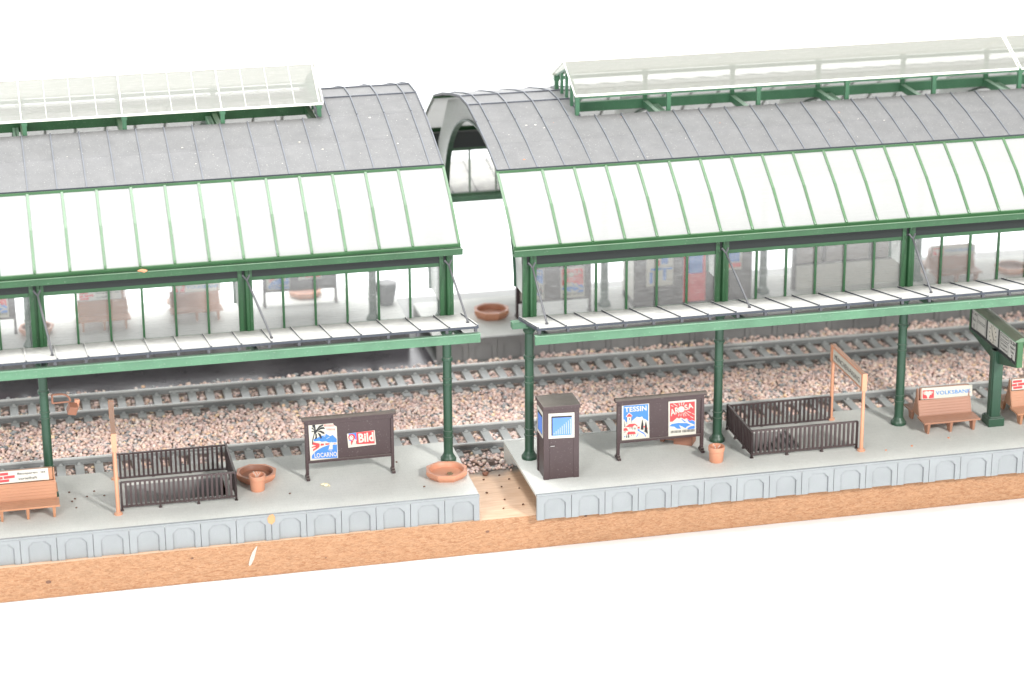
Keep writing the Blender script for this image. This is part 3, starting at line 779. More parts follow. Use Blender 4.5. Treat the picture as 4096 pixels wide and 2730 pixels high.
def locarno(r, xm, y):
    f = -.045
    a = Art((170, 405), (790, 370), (212, 1135), [(-5.15-xm, f+.03, 2.846-HP), (-4.165-xm, f+.03, 2.822-HP), (-5.12-xm, f+.03, 1.56-HP)])
    a.sheet([(170, 405), (680, 375), (710, 425), (765, 450), (792, 1085), (212, 1135)], 0)
    a.poly([(285, 745), (280, 700), (330, 690), (420, 640), (450, 630), (500, 630), (545, 595), (625, 640), (680, 615), (765, 700), (765, 765), (600, 770), (540, 745), (450, 755), (400, 735)], 2)
    a.poly([(240, 1095), (245, 1030), (330, 940), (450, 870), (560, 830), (620, 815), (680, 815), (770, 810), (775, 1080)], 2)
    a.poly([(655, 750), (620, 815), (592, 900), (678, 905), (675, 800)], 0, 2)
    for q in ((580, 915, 665, 918), (610, 938, 665, 940), (490, 655, 530, 625), (550, 690, 615, 655)): a.line(*q, 8, 0, 2)
    for q in ([(265, 760), (405, 790), (405, 850), (370, 885), (265, 945), (270, 900), (330, 870), (300, 860), (240, 880), (240, 855), (330, 825), (265, 815)],
              [(430, 790), (500, 790), (495, 825), (425, 835)], [(525, 785), (620, 785), (600, 810), (525, 820)], [(690, 795), (745, 778), (735, 795), (700, 800)]): a.poly(q, 1, 2)
    for q in ([(285, 590), (300, 600), (270, 720), (262, 810), (245, 810), (255, 700)], [(320, 520), (250, 440), (255, 415), (310, 410), (325, 500)],
              [(330, 520), (400, 430), (480, 400), (485, 430), (420, 460), (345, 530)], [(340, 535), (430, 460), (490, 455), (520, 490), (430, 500), (350, 545)],
              [(350, 545), (430, 525), (500, 560), (510, 600), (470, 590), (420, 560)], [(360, 560), (430, 600), (455, 680), (420, 690), (400, 640)],
              [(310, 560), (345, 600), (350, 680), (300, 715), (320, 650)], [(300, 540), (240, 560), (235, 540), (300, 525)], [(300, 520), (240, 490), (240, 460), (310, 510)], [(290, 520), (350, 510), (350, 560), (285, 600)]): a.poly(q, 3, 3)
    for k in range(8): a.line(507+26*k, 405, 507+26*k, 450, 11, 1, 2)
    for k in range(7): a.line(560+26*k, 485, 560+26*k, 525, 11, 1, 2)
    a.text('LOCARNO', (290, 985), (762, 952), (300, 1080), 0, 3, .025)
    a.build('poster', r, PM)['label'] = 'blue and red travel poster with palm tree and lettering LOCARNO'
def bild(r, xm, y):
    f = -.045
    a = Art((952, 592), (1512, 522), (980, 875), [(-3.877-xm, f+.03, 2.40-HP), (-2.949-xm, f+.03, 2.437-HP), (-3.844-xm, f+.03, 1.899-HP)])
    a.sheet([(952, 592), (1512, 522), (1542, 808), (980, 875)], 0)
    a.poly([(1140, 568), (1495, 526), (1515, 785), (1152, 805)], 1)
    a.text('Bild', (1178, 590), (1484, 552), (1192, 775), 0, 2, .035)
    a.poly([(985, 590), (1138, 572), (1150, 710), (1000, 740)], 2)
    a.ell(1050, 660, 70, 66, 1, 2); a.ell(1042, 668, 40, 46, 0, 3)
    a.ell(1040, 645, 8, 7, 3, 4); a.ell(1062, 665, 7, 6, 3, 4)
    a.poly([(1100, 690), (1150, 720), (1140, 805), (1060, 815)], 0, 3); a.poly([(1030, 730), (1080, 730), (1040, 825)], 1, 3)
    a.line(1145, 730, 1135, 805, 9, 3, 4)
    a.build('poster', r, PM)['label'] = 'small tilted red poster with white lettering Bild'
def tessin(r, xm, y):
    f = -.015
    a = Art((245, 410), (795, 370), (245, 1130), [(3.475-xm, f, 2.853-HP), (4.421-xm, f, 2.837-HP), (3.487-xm, f, 1.569-HP)])
    a.sheet([(245, 410), (795, 370), (803, 1080), (245, 1130)], 0)
    a.poly([(275, 435), (775, 395), (780, 745), (720, 700), (680, 690), (655, 645), (600, 665), (550, 650), (440, 740), (345, 745), (330, 765), (310, 730), (295, 705), (275, 715)], 2)
    a.text('TESSIN', (298, 458), (740, 422), (303, 562), 0, 2, .025)
    a.poly([(322, 642), (390, 565), (460, 630), (440, 650), (335, 655)], 0, 2); a.poly([(340, 640), (392, 585), (445, 630), (440, 648), (345, 650)], 1, 3)
    a.poly([(350, 652), (440, 648), (435, 790), (345, 800)], 0, 2); a.line(347, 655, 343, 800, 7, 3, 3); a.line(439, 650, 436, 770, 7, 3, 3); a.ell(399, 695, 8, 24, 3, 3)
    for q in ([(660, 700), (680, 800), (680, 915), (625, 910), (640, 790)], [(730, 740), (750, 830), (772, 1000), (700, 950), (710, 830)], [(295, 715), (312, 855), (295, 860)],
              [(340, 1000), (352, 1070), (330, 1078)], [(375, 940), (395, 1070), (370, 1075)]): a.poly(q, 3, 3)
    for q in ([(310, 860), (400, 795), (510, 790), (568, 835), (550, 850), (505, 812), (460, 858)], [(275, 940), (280, 890), (310, 876), (345, 885), (370, 930)], [(345, 1010), (370, 955), (505, 950), (528, 1000)],
              [(560, 855), (605, 850), (605, 890), (560, 890)], [(682, 840), (715, 838), (715, 868), (685, 870)], [(750, 872), (765, 870), (765, 905), (752, 905)]): a.poly(q, 1, 2)
    for q in ([(560, 905), (600, 900), (600, 930), (690, 975), (735, 1040), (720, 1060), (700, 1010), (600, 950), (560, 930)], [(578, 960), (560, 1010), (530, 1060), (545, 1060), (576, 1010)]): a.poly(q, 2, 2)
    for q in ((405, 865, 405, 893), (437, 860, 437, 890), (290, 948, 290, 972), (320, 945, 320, 968), (436, 1012, 436, 1036), (484, 1008, 484, 1033), (465, 860, 465, 915)): a.line(*q, 10, 3, 3)
    a.ell(508, 890, 9, 25, 3, 3); a.ell(300, 1053, 10, 14, 2, 3)
    a.build('poster', r, PM)['label'] = 'blue travel poster with church tower and lettering TESSIN'
def arosa(r, xm, y):
    f = -.015
    a = Art((1187, 345), (1747, 300), (1187, 1055), [(5.098-xm, f, 2.819-HP), (6.069-xm, f, 2.811-HP), (5.119-xm, f, 1.548-HP)])
    a.sheet([(1187, 345), (1747, 300), (1745, 1010), (1187, 1055)], 0)
    a.poly([(1215, 380), (1720, 340), (1720, 740), (1660, 710), (1620, 735), (1555, 680), (1510, 700), (1440, 665), (1400, 690), (1360, 670), (1270, 750), (1215, 755)], 1)
    a.text('AR', (1212, 510), (1385, 440), (1235, 640), 0, 3, .02); a.text('SA', (1500, 415), (1668, 365), (1525, 525), 0, 3, .02)
    a.ell(1445, 500, 66, 62, 0, 3)
    for q in ((1285, 385, 1370, 440), (1395, 370, 1415, 425), (1450, 360, 1448, 420), (1505, 360, 1480, 415), (1240, 420, 1285, 445), (1405, 590, 1385, 640), (1443, 588, 1437, 640), (1480, 580, 1500, 645), (1500, 570, 1545, 635), (1515, 550, 1570, 590), (1575, 600, 1610, 625), (1630, 640, 1690, 678), (1570, 540, 1640, 570), (1660, 580, 1710, 605)): a.line(*q, 12, 0, 2)
    a.poly([(1440, 690), (1455, 690), (1555, 765), (1500, 755)], 2, 2); a.poly([(1560, 690), (1620, 735), (1660, 715), (1720, 750), (1720, 812), (1600, 765)], 2, 2)
    a.poly([(1200, 845), (1250, 800), (1380, 775), (1560, 780), (1640, 815), (1560, 850), (1530, 882), (1470, 850), (1400, 820), (1440, 895), (1360, 892), (1300, 850)], 2, 2)
    a.poly([(1560, 890), (1630, 845), (1720, 830), (1720, 890), (1600, 905)], 2, 2)
    for k in range(8): a.line(1242+27*k, 935-2*k, 1242+27*k, 985-2*k, 13, 3, 3)
    for k in range(9): a.line(1480+28*k, 915-2*k, 1480+28*k, 968-2*k, 15, 3, 3)
    a.build('poster', r, PM)['label'] = 'red travel poster with sun over mountains and lettering AROSA'
pb1 = poster_board('L', -5.27, -2.32, 2.65, 'dark brown poster board on the left platform with LOCARNO and Bild posters', [locarno, bild])
pb2 = poster_board('R', 3.32, 6.34, 2.40, 'dark brown poster board right of the brown kiosk with TESSIN and AROSA posters', [tessin, arosa])
dup(pb2, 'R', 4.87, 17.5, HP, 'blurred poster board behind glass nearest the gap on the far right platform')
dup(pb1, 'L', -2.85, 20.75, HP, 'blurred poster board seen through glass on the far left platform, beside the bin')
dup(pb2, 'L', -15.55, 19.9, HP, 'blurred poster board cut by the left edge of the photo')

# kiosk
def kiosk():
    r = thing('kiosk', 'R', 1.09, 1.68, HP, 'small dark brown kiosk with blue windows on the platform corner', 'kiosk')
    W, D, H = .60, .50, 2.48
    b = MB(); b.box(-W+.03, W-.03, -D+.03, D-.03, 0, H)
    for sx in (-1, 1):
        for sy in (-1, 1): b.box(*sorted((sx*W, sx*(W-.19))), *sorted((sy*D, sy*(D-.16))), 0, H)
    b.box(-W+.19, W-.19, -D, -D+.05, H-.16, H); b.box(-W, -W+.05, -D+.16, D-.16, H-.16, H)
    b.build('body', BROWN, r, bevel=.01)
    rf = MB(); rf.box(-W-.035, W+.035, -D-.06, D+.06, H, H+.13); rf.build('roof', BROWN, r, bevel=.015)
    d = MB(); d.box(-W+.195, W-.175, -D+.015, -D+.04, .02, 1.44); d.box(-W+.22, -W+.36, -D-.03, -D+.0, 1.18, 1.205, 1)
    do = d.build('door', [BROWN, STEEL], r)
    fx = -1.09
    a = Art((290, 450), (690, 430), (288, 840), [(.645+fx, -D-.0, 3.246-HP), (1.52+fx, -D-.0, 3.215-HP), (.645+fx, -D-.0, 2.365-HP)], .02)
    a.sheet([(290, 450), (690, 430), (690, 820), (288, 840)], 4)
    a.poly([(332, 490), (652, 476), (652, 500), (352, 515), (352, 790), (332, 792)], 3)
    a.poly([(352, 515), (648, 502), (645, 777), (352, 795)], 2)
    for k in range(9):
        x = 373+31.5*k; a.line(x, 772-1.4*k, x, 745-27*k, 7, 4, 2)
    a.build('window', r, [WHITE, RED, BLUEL, BLACK, PAPERW])
    sd = Art((0, 0), (100, 0), (0, 100), [(-W-.0, D-.16, 2.36), (-W-.0, -D+.12, 2.36), (-W-.0, D-.16, 1.45)], .02)
    sd.sheet([(0, 0), (100, 0), (100, 100), (0, 100)], 4); sd.poly([(12, 12), (100, 12), (100, 88), (12, 88)], 3); sd.poly([(20, 20), (98, 20), (98, 85), (20, 85)], 2, 2)
    sd.build('window', r, [WHITE, RED, BLUEL, BLACK, PAPERW])
    return r
kiosk()

# benches
def bench(name, side, x0, x1, yfront, label, art, mat, group='double-sided benches'):
    W = (x1-x0)/2; xm = (x0+x1)/2; yc = yfront+.98
    r = thing(name, side, xm, yc, HP, label, 'bench', group)
    for q in (-1, 1):
        s = MB(); s.box(-W, W, *sorted((q*.30, q*.98)), .40, .46)
        for k in range(1, 5): s.box(-W+.01, W-.01, *sorted((q*(.30+k*.14)-.006, q*(.30+k*.14)+.006)), .459, .466)
        s.build('seat', mat, r, bevel=.015)
        b = MB(); b.prism([(q*.34, .44), (q*.30, .44), (q*.10, .98), (q*.14, .98)], 'x', -W+.08, W-.06)
        for k in range(6):
            t = (k+.5)/6; b.bar((-W+.09, q*(.345-.2*t), .44+.54*t), (W-.07, q*(.345-.2*t), .44+.54*t), .012, .012)
        b.build('backrest', mat, r)
        for xx in (-W+.20, .0, W-.19):
            l = MB(); l.prism([(q*.86, 0), (q*.62, .0), (q*.50, .40), (q*.92, .40)], 'x', xx-.05, xx+.05)
            v = l.v; l.v = [((xx+(p[0]-xx)*(.75 if p[2] < .1 else 1.15)), p[1], p[2]) for p in v]
            l.build('leg', mat, r, bevel=.01)
    e = MB()
    for xx in (-W+.08, W-.10): e.prism([(-.33, .44), (.33, .44), (.12, .98), (.05, 1.38), (-.05, 1.38), (-.12, .98)], 'x', xx-.02, xx+.02)
    e.box(-W+.16, W-.14, -.06, .06, .98, 1.39); e.build('sign_board', mat, r, bevel=.01)
    if art: art(r, xm, yc)
    return r
def volksbank(r, xm, yc):
    a = Art((465, 240), (1765, 155), (450, 525), [(14.37-xm, -.06, 2.30-HP), (16.24-xm, -.06, 2.262-HP), (14.37-xm, -.075, 1.89-HP)])
    a.sheet([(465, 240), (1765, 155), (1765, 440), (450, 525)], 0)
    a.poly([(485, 295), (778, 280), (768, 490), (480, 505)], 1)
    a.poly([(500, 330), (560, 320), (590, 305), (625, 330), (660, 300), (700, 320), (752, 320), (735, 365), (700, 400), (665, 410), (630, 500), (608, 500), (585, 420), (540, 400), (505, 395)], 0, 2)
    for q in ((500, 345, 555, 350), (500, 372, 560, 375), (700, 345, 752, 335), (690, 372, 745, 365)): a.line(*q, 6, 1, 3)
    a.text('VOLKSBANK', (815, 312), (1725, 250), (825, 412), 2, 2, .012)
    a.build('sign', r, [WHITE, RED, plastic('sign_blue', (.03, .22, .55), .5), BLACK, PAPERW])
def bausparen(r, xm, yc):
    W = .94
    a = Art((10, 998), (600, 950), (10, 1133), [(-W+.05, -.062, 1.40), (W-.20, -.062, 1.40), (-W+.05, -.085, 1.00)])
    a.sheet([(10, 998), (600, 950), (607, 1085), (540, 1087), (10, 1133)], 4)
    for q in ([(20, 1012), (145, 1000), (145, 1030), (20, 1042)], [(12, 1057), (80, 1047), (80, 1077), (12, 1084)], [(90, 1045), (218, 1030), (218, 1060), (92, 1075)], [(27, 1090), (152, 1076), (152, 1105), (30, 1118)]): a.poly(q, 1)
    a.text('Bausparen  ist', (250, 1003), (570, 978), (250, 1035), 3, 2, .015); a.text('vorteilhaft', (255, 1060), (468, 1040), (258, 1088), 3, 2, .015)
    a.build('sign', r, PM)
b1 = bench('bench', 'L', -15.42, -13.38, 1.30, 'orange-brown bench at the left edge with a red brick advert reading Bausparen ist vorteilhaft', bausparen, BENCH)
b2 = bench('bench', 'R', 14.16, 16.22, 1.90, 'brown bench with a VOLKSBANK sign on its backrest', volksbank, BENCHF)
dup(b1, 'R', 18.65, 2.95, HP, 'bench right of the station clock, cut by the right edge of the photo')
f1 = dup(b1, 'L', -10.7, 20.2, HP, 'blurred bench behind scratched glass, left one of two on the far left platform')
f2 = dup(b2, 'L', -7.1, 20.4, HP, 'blurred bench behind scratched glass, right one of two on the far left platform')
dup(b2, 'R', 21.8, 18.2, HP, 'blurred bench on the far right platform right of the shelter')

# stair railings
def railing(side, x0, x1, ya, yb, endx, label):
    r = thing('stair_railing', side, (x0+x1)/2, (ya+yb)/2, HP, label, 'railing', 'railings round the stairwells')
    cx, cy = (x0+x1)/2, (ya+yb)/2
    def panel(p, q, h0, h1, nm):
        mb = MB(); p, q = Vector(p), Vector(q); n = max(4, int((q-p).length/.15)); off = Vector((-cx, -cy, 0))
        p, q = p+off, q+off
        for hh in (h0, h1): mb.bar(p+Vector((0, 0, hh)), q+Vector((0, 0, hh)), .07, .05)
        for k in range(n+1):
            c = p.lerp(q, k/n); mb.bar(c+Vector((0, 0, h0)), c+Vector((0, 0, h1)), .07, .06)
        for k in (0, 1, 2, 3):
            c = p.lerp(q, k/3); mb.bar(c+Vector((0, 0, 0)), c+Vector((0, 0, h1)), .065, .065); mb.box(c.x-.05, c.x+.05, c.y-.05, c.y+.05, 0, .03)
        mb.build(nm, BROWNR, r)
    panel((x0, ya, 0), (x1, ya, 0), .14, .98, 'panel'); panel((x0, yb, 0), (x1, yb, 0), .04, .88, 'panel')
    panel((endx, ya, 0), (endx, yb, 0), .14, .93, 'panel')
    return r
railing('L', -11.42, -7.74, 1.45, 4.12, -7.74, 'dark brown railing round the stairwell on the left platform')
railing('R', 7.76, 11.50, 1.40, 4.10, 7.76, 'dark brown railing round the stairwell on the right platform')

# name signs
def name_sign(side, x, ya, yb, label, rz=0.0):
    yc = (ya+yb)/2; h = (yb-ya)/2
    r = thing('name_sign', side, x, yc, HP, label, 'station sign', 'station name signs', rz)
    b = MB(); b.box(-.05, .05, -h+.05, h-.05, 2.20, 2.78); b.box(-.075, .075, -h+.05, h-.05, 2.72, 2.79); b.box(-.07, .07, -h+.05, h-.05, 2.20, 2.25)
    b.build('board', SIGNP, r, bevel=.01)
    for q in (-1, 1):
        l = MB(); l.box(-.085, .085, q*h-.07, q*h+.07, 2.18, 2.80); l.tube([(0, q*h, .02), (0, q*h, 1.9), (0, q*h, 2.25)], [.068, .06, .058], 10); l.lathe([(.14, 0), (.14, .05), (.09, .09), (.06, .10)], (0, q*h), 12)
        l.build('post', SIGNP, r, smooth=True)
    for sgn in (-1, 1):
        a = Art((0, 0), (100, 0), (0, 20), [(sgn*.052, -sgn*(h-.13)*-1 if sgn < 0 else -(h-.13), 2.69), (sgn*.052, sgn*(h-.13), 2.69), (sgn*.052, -sgn*(h-.13), 2.27)], .006) if False else \
            Art((0, 0), (100, 0), (0, 20), [(-.052, h-.13, 2.69), (-.052, -(h-.13), 2.69), (-.052, h-.13, 2.27)], .006) if sgn < 0 else \
            Art((0, 0), (100, 0), (0, 20), [(.052, -(h-.13), 2.69), (.052, h-.13, 2.69), (.052, -(h-.13), 2.27)], .006)
        a.sheet([(0, 0), (100, 0), (100, 20), (0, 20)], 0); a.text('MÜNCHEN-PASING', (6, 5), (95, 5), (6, 15.5), 3, 2, .0)
        a.build('name_plate', r, [WHITE, RED, BLUE, BLACK])
    return r
name_sign('R', 11.58, 1.15, 4.15, 'salmon station sign reading MÜNCHEN-PASING by the right stair railing')
name_sign('L', -11.50, 1.18, 4.15, 'salmon station sign seen edge-on beside the left stair railing', -.045)

# clock sign
def clock_sign():
    r = thing('station_clock', 'R', 16.92, 2.42, HP, 'green station clock and train indicator on a square post', 'station clock')
    y0 = 2.42
    p = MB(); p.box(-.17, .17, -.20, .20, .3, 2.75); p.box(-.20, .20, -.13, .13, .3, 2.75); p.build('post', GREEND, r, bevel=.02)
    b = MB(); b.box(-.29, .29, -.32, .32, 0, .30); b.box(-.25, .25, -.28, .28, .30, .34); b.build('base', GREEND, r, bevel=.02)
    c = MB(); ya, yb = .70-y0, 4.78-y0
    c.prism([(ya, 2.68), (-.22, 2.30), (.22, 2.30), (yb, 2.68), (yb, 3.62), (ya, 3.62)], 'x', -.02, .12)
    c.prism([(ya, 2.68), (-.22, 2.30), (.22, 2.30), (yb, 2.68), (yb, 2.74), (ya, 2.74)], 'x', -.05, .15)
    c.box(-.05, .15, ya-.02, ya+.07, 2.68, 3.64, 1); c.box(-.05, .15, yb-.07, yb+.02, 2.68, 3.64, 1)
    c.build('case', [GREEND, GREENR], r, bevel=.01)  # shade painted in as darker green on the wedge, light as paler ends
    rf = MB(); rf.prism([(-.16, 3.62), (.36, 3.62), (.36, 3.67), (.17, 3.76), (.03, 3.76), (-.16, 3.67)], 'y', ya-.05, yb+.05)
    rf.build('roof', plastic('clock_roof', (.12, .20, .12), .5, .1, dust=.8, dustc=(.20, .185, .14)), r)
    a = Art((0, 0), (400, 0), (0, 85), [(-.025, yb-.08, 3.60), (-.025, ya+.08, 3.60), (-.025, yb-.08, 2.75)], .01)
    a.sheet([(0, 0), (400, 0), (400, 85), (0, 85)], 3)
    for x0, x1 in ((11, 136), (149, 241), (254, 389)): a.poly([(x0, 8), (x1, 8), (x1, 75), (x0, 75)], 0)
    a.ell(195, 42, 33, 35, 4, 2)
    for k in range(12):
        t = k*PI/6; a.line(195+24*math.sin(t), 42-26*math.cos(t), 195+31*math.sin(t), 42-33*math.cos(t), 4, 3, 3)
    a.line(195, 46, 183, 16, 3.5, 3, 4); a.line(192, 38, 208, 62, 4.5, 3, 4)
    for x0, y0_, x1, y1 in ((58, 12, 130, 34), (58, 40, 130, 74), (260, 12, 330, 32), (260, 38, 330, 74)):
        for q in ((x0, y0_, x1, y0_), (x1, y0_, x1, y1), (x1, y1, x0, y1), (x0, y1, x0, y0_)): a.line(*q, 2, 3, 2)
    a.text('D Nürnberg', (264, 17), (326, 17), (264, 27), 3, 3, .02)
    a.text('Ingolstadt', (268, 43), (322, 43), (268, 54), 3, 3, .02); a.text('Treuchtlingen', (264, 58), (326, 58), (264, 69), 3, 3, .02)
    a.text('12.20', (340, 12), (388, 12), (340, 24), 3, 3, .04); a.text('Abfahrt', (344, 31), (384, 31), (344, 40), 3, 3, .02); a.text('Gleis', (350, 46), (378, 46), (350, 54), 3, 3, .02); a.text('2', (358, 60), (370, 60), (358, 75), 3, 3, .05)
    a.text('Gleis', (18, 36), (46, 36), (18, 45), 3, 3, .02); a.text('1', (29, 56), (35, 56), (29, 72), 3, 3, .05); a.text('11.45', (14, 14), (52, 14), (14, 24), 3, 3, .02)
    a.build('display', r, [CLOCKW, RED, BLUE, BLACK, WHITE])
    return r
clock_sign()

# planters and pots
def planter(side, x, y, R, h, label, mat, inner, rot=.0, group='octagonal planters'):
    r = thing('planter', side, x, y, HP, label, 'planter', group)
    b = MB(); b.lathe([(R*.80, 0), (R*.93, .10), (R*.99, h*.62), (R, h-.02), (R*.98, h)], n=8, rot=rot)
    b.f.pop(); b.m.pop()
    m = len(b.v)-8
    n = 32; ring = [(R*.80*math.cos(2*PI*k/n), R*.80*math.sin(2*PI*k/n), h) for k in range(n)]
    b.v += ring; i0 = m+8
    for k in range(8):
        a0, a1 = m+k, m+(k+1) % 8
        s0 = int(round((k*PI/4+rot)/(2*PI)*n)); idx = [i0+(s0+j) % n for j in range(n//8+1)]
        b.f.append([a0, a1]+idx[::-1]); b.m.append(0)
    b.build('basin', mat, r)
    c = MB(); c.v = []
    prof = [(R*.80, h), (R*.765, h-.03), (R*.74, h-.08), (R*.72, .12), (R*.1, .10)]
    v = []; f = []
    for rr, z in prof:
        for k in range(n): v.append((rr*math.cos(2*PI*k/n), rr*math.sin(2*PI*k/n), z))
    for i in range(len(prof)-1):
        for k in range(n): f.append((i*n+k, i*n+(k+1) % n, (i+1)*n+(k+1) % n, (i+1)*n+k))
    f.append(list(range((len(prof)-1)*n, len(prof)*n)))
    c.add(v, f); c.build('hollow', inner, r, smooth=True)
    return r
pl1 = planter('L', -.70, 1.82, .73, .27, 'orange octagonal planter at the right end of the left platform by the column', TERRA, TERRA, .2)
pl2 = planter('L', -6.88, 3.08, .70, .27, 'brown octagonal planter behind the small pot by the left railing', TERRA, TERRAD, .2)
fp = dup(pl1, 'R', 2.46, 17.9, HP, 'blurred octagonal planter on the far platform seen in the gap'); fp.scale = (1.0, 1.0, 1.2)
dup(pl2, 'L', -13.3, 19.7, HP, 'blurred brown planter behind glass at far left, by the left column')
dup(pl2, 'L', -2.5, 22.0-.25, HP, 'blurred planter behind the poster board on the far left platform')
dup(pl2, 'R', 24.6, 18.3, HP, 'blurred planter behind glass at the right edge of the photo')
planter('R', 18.6, 3.9, .55, .2, 'dark green low planter behind the right-edge bench', GREEND, GREEND, .2, group=None)
def pot(side, x, y, label):
    r = thing('flower_pot', side, x, y, HP, label, 'flower pot', 'small round flower pots')
    b = MB(); b.lathe([(.215, 0), (.235, .03), (.255, .38), (.275, .40), (.28, .52), (.275, .55), (.235, .55), (.225, .52), (.21, .36), (.02, .34)], n=24)
    b.build('pot', TERRA, r, smooth=True)
    s = MB(); rr = random.Random(int(x*10))
    for k in range(5):
        a = rr.uniform(0, 6.28); s.tube([(0, 0, .36), (.07*math.cos(a), .07*math.sin(a), .52), (.13*math.cos(a+.6), .13*math.sin(a+.6), .60+rr.uniform(-.05, .06))], .007, 5)
    s.build('dry_stalks', DUSTW, r)
    return r
pot('L', -6.96, 2.12, 'small terracotta flower pot in front of the left brown planter')
pot('R', 6.52, 1.42, 'small terracotta flower pot beside the right poster board')
def tray():
    r = thing('flower_tray', 'R', 5.75, 3.45, HP, 'brown stepped planter lying behind the right poster board', 'planter', rz=-.55)
    b = MB(); b.box(-.6, .1, -.22, .22, .10, .32); b.box(-.55, -.4, -.2, .2, 0, .1); b.box(-.05, .6, -.28, .28, .0, .30)
    b.box(.0, .55, -.23, -.28, .30, .42); b.box(.0, .55, .23, .28, .30, .42); b.box(.55, .60, -.28, .28, .30, .42); b.box(-.05, .0, -.28, .28, .30, .42)
    b.build('body', TERRAD, r, bevel=.012)
tray()
def lamp():
    r = thing('platform_lamp', 'L', -13.34, 3.19, 4.25, 'brown bracket lamp hanging from the left column', 'lamp')
    b = MB(); b.tube([(0, 0, .16), (.30, 0, .16), (.44, 0, .12), (.53, 0, .04), (.58, 0, -.10)], .035, 8); b.tube([(0, 0, -.13), (.55, 0, -.12)], .03, 8); b.tube([(.0, 0, .16), (.0, 0, -.13)], .035, 8)
    b.build('bracket', TERRAD, r, smooth=True)
    h = MB(); h.box(-.13, .16, -.16, .13, -.16, .16)
    o = h.build('housing', [TERRAD], r, bevel=.02); o.location = (.60, -.05, -.34); o.rotation_euler = (.35, .25, .2)
    h2 = MB(); h2.box(-.07, .09, -.07, .07, -.13, .13); o = h2.build('shade', TERRA, r, bevel=.02); o.location = (.76, .10, -.22); o.rotation_euler = (0, .2, .2)
lamp()

# things seen through the windows on the far platforms
def far_kiosk():
    r = thing('kiosk', 'R', 10.6, 18.3, HP, 'large dark newspaper kiosk with red door behind glass on the far right platform', 'kiosk')
    b = MB(); b.box(-2.45, 2.45, -.8, .9, 0, 2.9); b.build('body', BROWN, r, bevel=.02)
    b = MB(); b.box(-2.65, 2.65, -1.0, 1.1, 2.9, 3.1); b.build('roof', BROWN, r)
    b = MB(); b.box(-2.46, -2.40, -.75, .85, .3, 2.8); b.build('side_window', PAPERW, r)
    def A(x0, x1, z0, z1, nm, draw, mats=PM):
        a = Art((0, 0), (100, 0), (0, 100), [(x0, -.81, z1), (x1, -.81, z1), (x0, -.81, z0)], .02); draw(a); return a.build(nm, r, mats)
    def w1(a):
        a.sheet([(0, 0), (100, 0), (100, 100), (0, 100)], 0); a.poly([(5, 3), (95, 3), (95, 15), (5, 15)], 1)
        a.poly([(15, 50), (98, 50), (98, 56), (15, 56)], 2); a.poly([(12, 60), (24, 60), (24, 92), (12, 92)], 2); a.poly([(62, 56), (74, 56), (74, 85), (62, 85)], 2); a.poly([(35, 28), (50, 28), (50, 44), (35, 44)], 1); a.poly([(55, 22), (80, 22), (80, 40), (55, 40)], 2)
    A(-1.95, -.85, .85, 2.35, 'window', w1)
    def dr(a):
        a.sheet([(0, 0), (100, 0), (100, 100), (0, 100)], 1); a.poly([(22, 4), (86, 4), (86, 48), (22, 48)], 2)
    A(-.42, .50, .10, 2.35, 'door', dr)
    def w2(a):
        a.sheet([(0, 0), (100, 0), (100, 100), (0, 100)], 0); a.poly([(10, 5), (85, 5), (85, 70), (10, 70)], 2); a.poly([(5, 74), (95, 74), (95, 92), (5, 92)], 1)
    A(1.35, 2.0, 1.3, 2.35, 'window', w2)
    def w3(a): a.sheet([(0, 0), (100, 0), (100, 100), (0, 100)], 4)
    A(.80, .92, 1.2, 2.35, 'pillar_poster', w3)
far_kiosk()
def shelter():
    r = thing('waiting_shelter', 'R', 17.35, 18.2, HP, 'blurred waiting shelter with brown glazed walls on the far right platform', 'shelter')
    for k, x in enumerate((-2.3, -1.05, .95, 2.3)):
        b = MB(); b.box(x-.07, x+.07, -.1, .1, 0 if k in (0, 3) else 1.1, 2.9); b.build('post', BROWN, r)
    b = MB(); b.box(-2.25, 2.25, -.03, .03, 1.12, 2.85); b.build('wall_panel', TAUPE, r)
    b = MB(); b.box(-2.3, 2.3, -.06, .06, 1.02, 1.12); b.build('rail', BROWN, r)
    b = MB(); b.box(-2.5, 2.5, -.6, .9, 2.9, 3.05); b.build('roof', BROWN, r)
    b = MB(); b.box(-2.25, 2.25, -.02, .02, .0, 1.0); b.build('lower_panel', PAPERW, r)
shelter()
def bin_():
    r = thing('litter_bin', 'L', .50, 19.9, HP, 'dark tapered litter bin beside the last column of the far left platform', 'litter bin')
    b = MB(); b.lathe([(.28, 0), (.33, .1), (.45, .62), (.47, .85), (.40, .92)], n=6, rot=.3); b.build('body', IRON, r, bevel=.02)
bin_()

# ------------------------------------------------------------------ dirt, crumbs and glue
def crumb(name, side, x, y, z, r, mat, label, cat, group, seed, sq=(1, 1, .7)):
    b = MB(); b.blob((0, 0, 0), r, 0, seed, sq); o = b.build(name, mat, smooth=True); put(o, side, x, y, z+r*sq[2]*.7, seed*1.3); tag(o, label, cat, group)
for k, (x, y) in enumerate([(-13.0, 3.35), (-12.85, 2.75), (-12.45, 2.85), (-12.95, 2.55), (-12.85, 2.0), (-11.9, 2.8), (-12.2, 3.25), (-5.98, 1.55), (-1.6, 1.1), (-2.1, 3.4)]):
    crumb('grit_crumb', 'L', x, y, HP, .035, CRUMB, 'tiny dark brown crumb of grit lying on the near left platform', 'grit', 'grit crumbs on the left platform', k+3)
for k, (x, y) in enumerate([(13.4, 1.1), (14.9, 1.5), (12.4, .95), (7.0, 3.0)]):
    crumb('grit_crumb', 'R', x, y, HP, .035, ORANGE, 'tiny orange-brown crumb of grit lying on the near right platform', 'grit', 'grit crumbs on the right platform', k+23)
